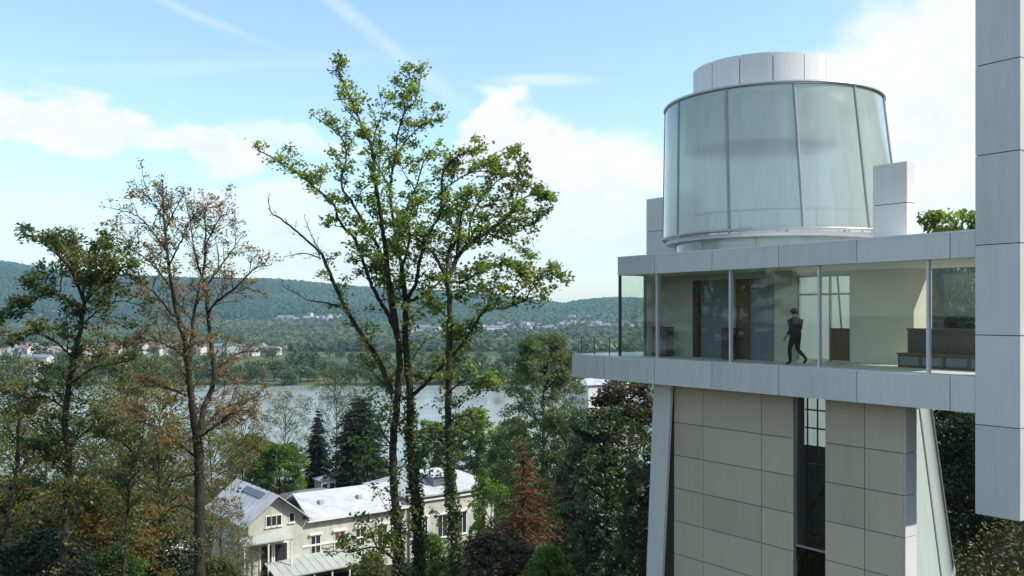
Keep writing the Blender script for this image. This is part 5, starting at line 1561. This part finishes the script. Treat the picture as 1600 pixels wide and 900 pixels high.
village([
 (0, 60, 1000, 1090, 5, ['mauve', 'grey'], 'among trees across the river at the left edge', 'houses of the riverside village', ''),
 (60, 110, 960, 1060, 5, ['mauve', 'grey'], 'behind the mottled tree across the river', 'houses of the riverside village', ''),
 (130, 235, 1000, 1090, 8, ['red', 'red', 'mauve'], 'between the two left trees across the river', 'houses of the riverside village', ''),
 (235, 330, 1010, 1100, 8, ['mauve', 'red', 'grey'], 'behind the half-bare tree across the river', 'houses of the riverside village', ''),
 (340, 425, 1010, 1120, 8, ['mauve', 'grey', 'big'], 'right of the half-bare tree across the river', 'houses of the riverside village', ''),
 (20, 60, 800, 840, 2, ['big'], 'close to the far bank by the left edge', 'large buildings near the far bank', ''),
 (15, 60, 655, 668, 2, ['mauve'], 'right on the far river bank', 'houses on the river bank', ''),
 (430, 530, 2450, 2620, 13, ['grey'], 'on the hillside left of the tall tree', 'houses of the hillside village', ''),
 (35, 110, 2500, 2650, 8, ['grey'], 'on the far hillside at the left', 'houses of the upper left village', ''),
 (640, 780, 1750, 2050, 16, ['grey', 'big', 'grey'], 'in the plain behind the single trunk', 'houses of the plain town', ''),
 (780, 890, 1900, 2450, 18, ['grey', 'grey', 'mauve'], 'in the town left of the terrace', 'houses of the plain town', ''),
 (890, 1010, 2150, 2620, 20, ['grey', 'mauve'], 'on the rising ground by the terrace corner', 'houses of the plain town', ''),
])

# ------------------------------------------------------------------ person walking in the gallery
simple('jacket', (0.028, 0.008, 0.011), 0.85, 0.2, 20)
simple('trousers', (0.020, 0.007, 0.009), 0.85, 0.2, 20)
simple('shoe', (0.012, 0.012, 0.012), 0.5, 0.1)
simple('skin', (0.42, 0.25, 0.19), 0.55, 0.05)
simple('hair', (0.014, 0.011, 0.010), 0.6, 0.1)
def person():
    pv_ = 0.75
    u = U(1243, pv_)
    p = MO + mux * u + muy * pv_
    face = math.atan2(-mux[1], -mux[0])               # walking along the facade to the left
    root = empty('person', (p[0], p[1], 0.012), face)
    root.scale = (1.1, 1.4, 1.07)
    tag(root, 'person in dark maroon clothes and cap walking along inside the glazed gallery', 'person')
    # local x is forward, y to the left, z up
    V, E, R = [], [], []
    def chain(pts, start=None):
        prev = start
        for (c, r) in pts:
            V.append(c); R.append(r if isinstance(r, tuple) else (r, r))
            i = len(V) - 1
            if prev is not None: E.append((prev, i))
            prev = i
        return prev
    pel = chain([((0, 0, 0.93), (0.165, 0.14))])
    waist = chain([((0.01, 0, 1.08), (0.16, 0.14)), ((0.02, 0, 1.24), (0.175, 0.15)), ((0.02, 0, 1.38), (0.165, 0.13))], pel)
    neck = chain([((0.03, 0, 1.47), 0.062), ((0.045, 0, 1.53), 0.058), ((0.055, 0, 1.60), (0.085, 0.095)), ((0.055, 0, 1.68), (0.075, 0.09)), ((0.05, 0, 1.715), 0.045)], waist)
    chain([((0.13, 0, 1.575), 0.03)], neck - 2)
    for sd, (kn, an, toe) in ((1, ((0.13, 0.09, 0.50), (0.10, 0.09, 0.09), (0.26, 0.095, 0.035))), (-1, ((0.02, -0.09, 0.50), (-0.30, -0.09, 0.20), (-0.20, -0.095, 0.05)))):
        hip = chain([((0.0, 0.085 * sd, 0.86), 0.098)], pel)
        k_ = chain([(((kn[0]) * 0.5, 0.09 * sd, 0.68), 0.085), (kn, 0.06)], hip)
        mid = tuple((a + b) / 2 for a, b in zip(kn, an))
        a_ = chain([(mid, 0.056), (an, 0.042)], k_)
        chain([(toe, 0.036)], a_)
    for sd, (el_, wr_) in ((1, ((-0.06, 0.235, 1.12), (0.10, 0.235, 0.90))), (-1, ((0.05, -0.24, 1.12), (0.24, -0.225, 0.95)))):
        sh = chain([((0.02, 0.19 * sd, 1.385), 0.072), (el_, 0.05), (wr_, 0.034)], waist)
        d = unit(np.array(wr_) - np.array(el_))
        pm = np.array(wr_) + d * 0.06
        pi = chain([(tuple(pm), (0.036, 0.02))], sh)
        side = np.array([0.0, 0.0, 1.0]) - d * d[2]; side = unit(side)
        for k, ln in enumerate((0.065, 0.078, 0.074, 0.055)):
            b = pm + d * 0.045 + side * (0.024 - 0.016 * k)
            e1 = b + d * ln * 0.55; e2 = e1 + d * ln * 0.4 + np.array([0.0, -0.012 * sd, -0.012])
            chain([(tuple(b), 0.0095), (tuple(e1), 0.0088), (tuple(e2), 0.0075)], pi)
        tb = pm + side * 0.04 - d * 0.005
        chain([(tuple(tb), 0.011), (tuple(tb + d * 0.03 + side * 0.012), 0.0085)], pi)
    me = bpy.data.meshes.new('body_cage')
    me.from_pydata(V, E, [])
    o = bpy.data.objects.new('body', me); col.objects.link(o)
    sk = o.modifiers.new('skin', 'SKIN'); sk.use_smooth_shade = True
    for i, sv_ in enumerate(me.skin_vertices[0].data):
        sv_.radius = R[i]; sv_.use_root = (i == 0)
    ss = o.modifiers.new('sub', 'SUBSURF'); ss.levels = ss.render_levels = 2
    dg = bpy.context.evaluated_depsgraph_get()
    bm2 = bpy.data.meshes.new_from_object(o.evaluated_get(dg))
    o.modifiers.clear(); o.data = bm2
    bm2.name = 'body'
    bm2.materials.clear()
    for m in ('jacket', 'trousers', 'shoe', 'skin'): bm2.materials.append(MATS[m])
    for f in bm2.polygons:
        c = f.center
        if c.z > 1.50: mi = 3
        elif abs(c.y) > 0.185 and c.z < 0.965 and c.z > 0.6: mi = 3
        elif c.z < 0.075 or (c.x < -0.24 and c.z < 0.16): mi = 2
        elif c.z < 0.90: mi = 1
        else: mi = 0
        f.material_index = mi
        f.use_smooth = True
    o.parent = root
    # hair and cap
    cap = Geo()
    th = np.linspace(0, 2 * np.pi, 20, endpoint=False)
    rows = []
    for z, r in ((1.585, 0.088), (1.64, 0.107), (1.69, 0.106), (1.735, 0.088), (1.762, 0.05), (1.768, 0.003)):
        rows.append([(0.035 + r * 1.08 * math.cos(a) - (0.02 if z < 1.64 and math.cos(a) > 0.3 else 0.0) - (0.09 * max(0, math.cos(a)) if z < 1.62 else 0), r * 0.92 * math.sin(a), z) for a in th])
    q = [(i * 20 + j, i * 20 + (j + 1) % 20, (i + 1) * 20 + (j + 1) % 20, (i + 1) * 20 + j) for i in range(5) for j in range(20)]
    cap.add(np.array(rows).reshape(-1, 3), q)
    part('hair', cap, 'hair', root, smooth=True)
    br = Geo()
    a = np.linspace(-1.2, 1.2, 9)
    v = [(0.05 + 0.09 * math.cos(t), 0.09 * math.sin(t), 1.675) for t in a] + [(0.05 + 0.175 * math.cos(t * 0.9), 0.12 * math.sin(t * 0.9), 1.662) for t in a]
    v += [(x, y, z + 0.008) for x, y, z in v]
    q = [(i, i + 1, 10 + i, 9 + i) for i in range(8)] + [(18 + i, 27 + i, 28 + i, 19 + i) for i in range(8)] + [(9 + i, 10 + i, 28 + i, 27 + i) for i in range(8)]
    br.add(v, q)
    part('cap_brim', br, 'hair', root)
person()
# ------------------------------------------------------------------ haze over the valley
def haze_fn():
    m = bpy.data.materials.new('haze')
    m.use_nodes = True
    N = NT(m.node_tree)
    out = N.n('ShaderNodeOutputMaterial')
    v = N.n('ShaderNodeVolumePrincipled')
    v.inputs['Color'].default_value = (0.50, 0.76, 1.0, 1)
    v.inputs['Density'].default_value = HAZE
    v.inputs['Anisotropy'].default_value = 0.25
    N.put(out.inputs['Volume'], v.outputs[0])
    MATS['haze'] = m
HAZE = 0.000095
haze_fn()
g = Geo(); g.box(-5600, 5600, -450, 5100, -140, 330)
tag(part('haze', g, 'haze'), 'thin blue summer haze over the valley and hills', 'haze', kind='stuff')
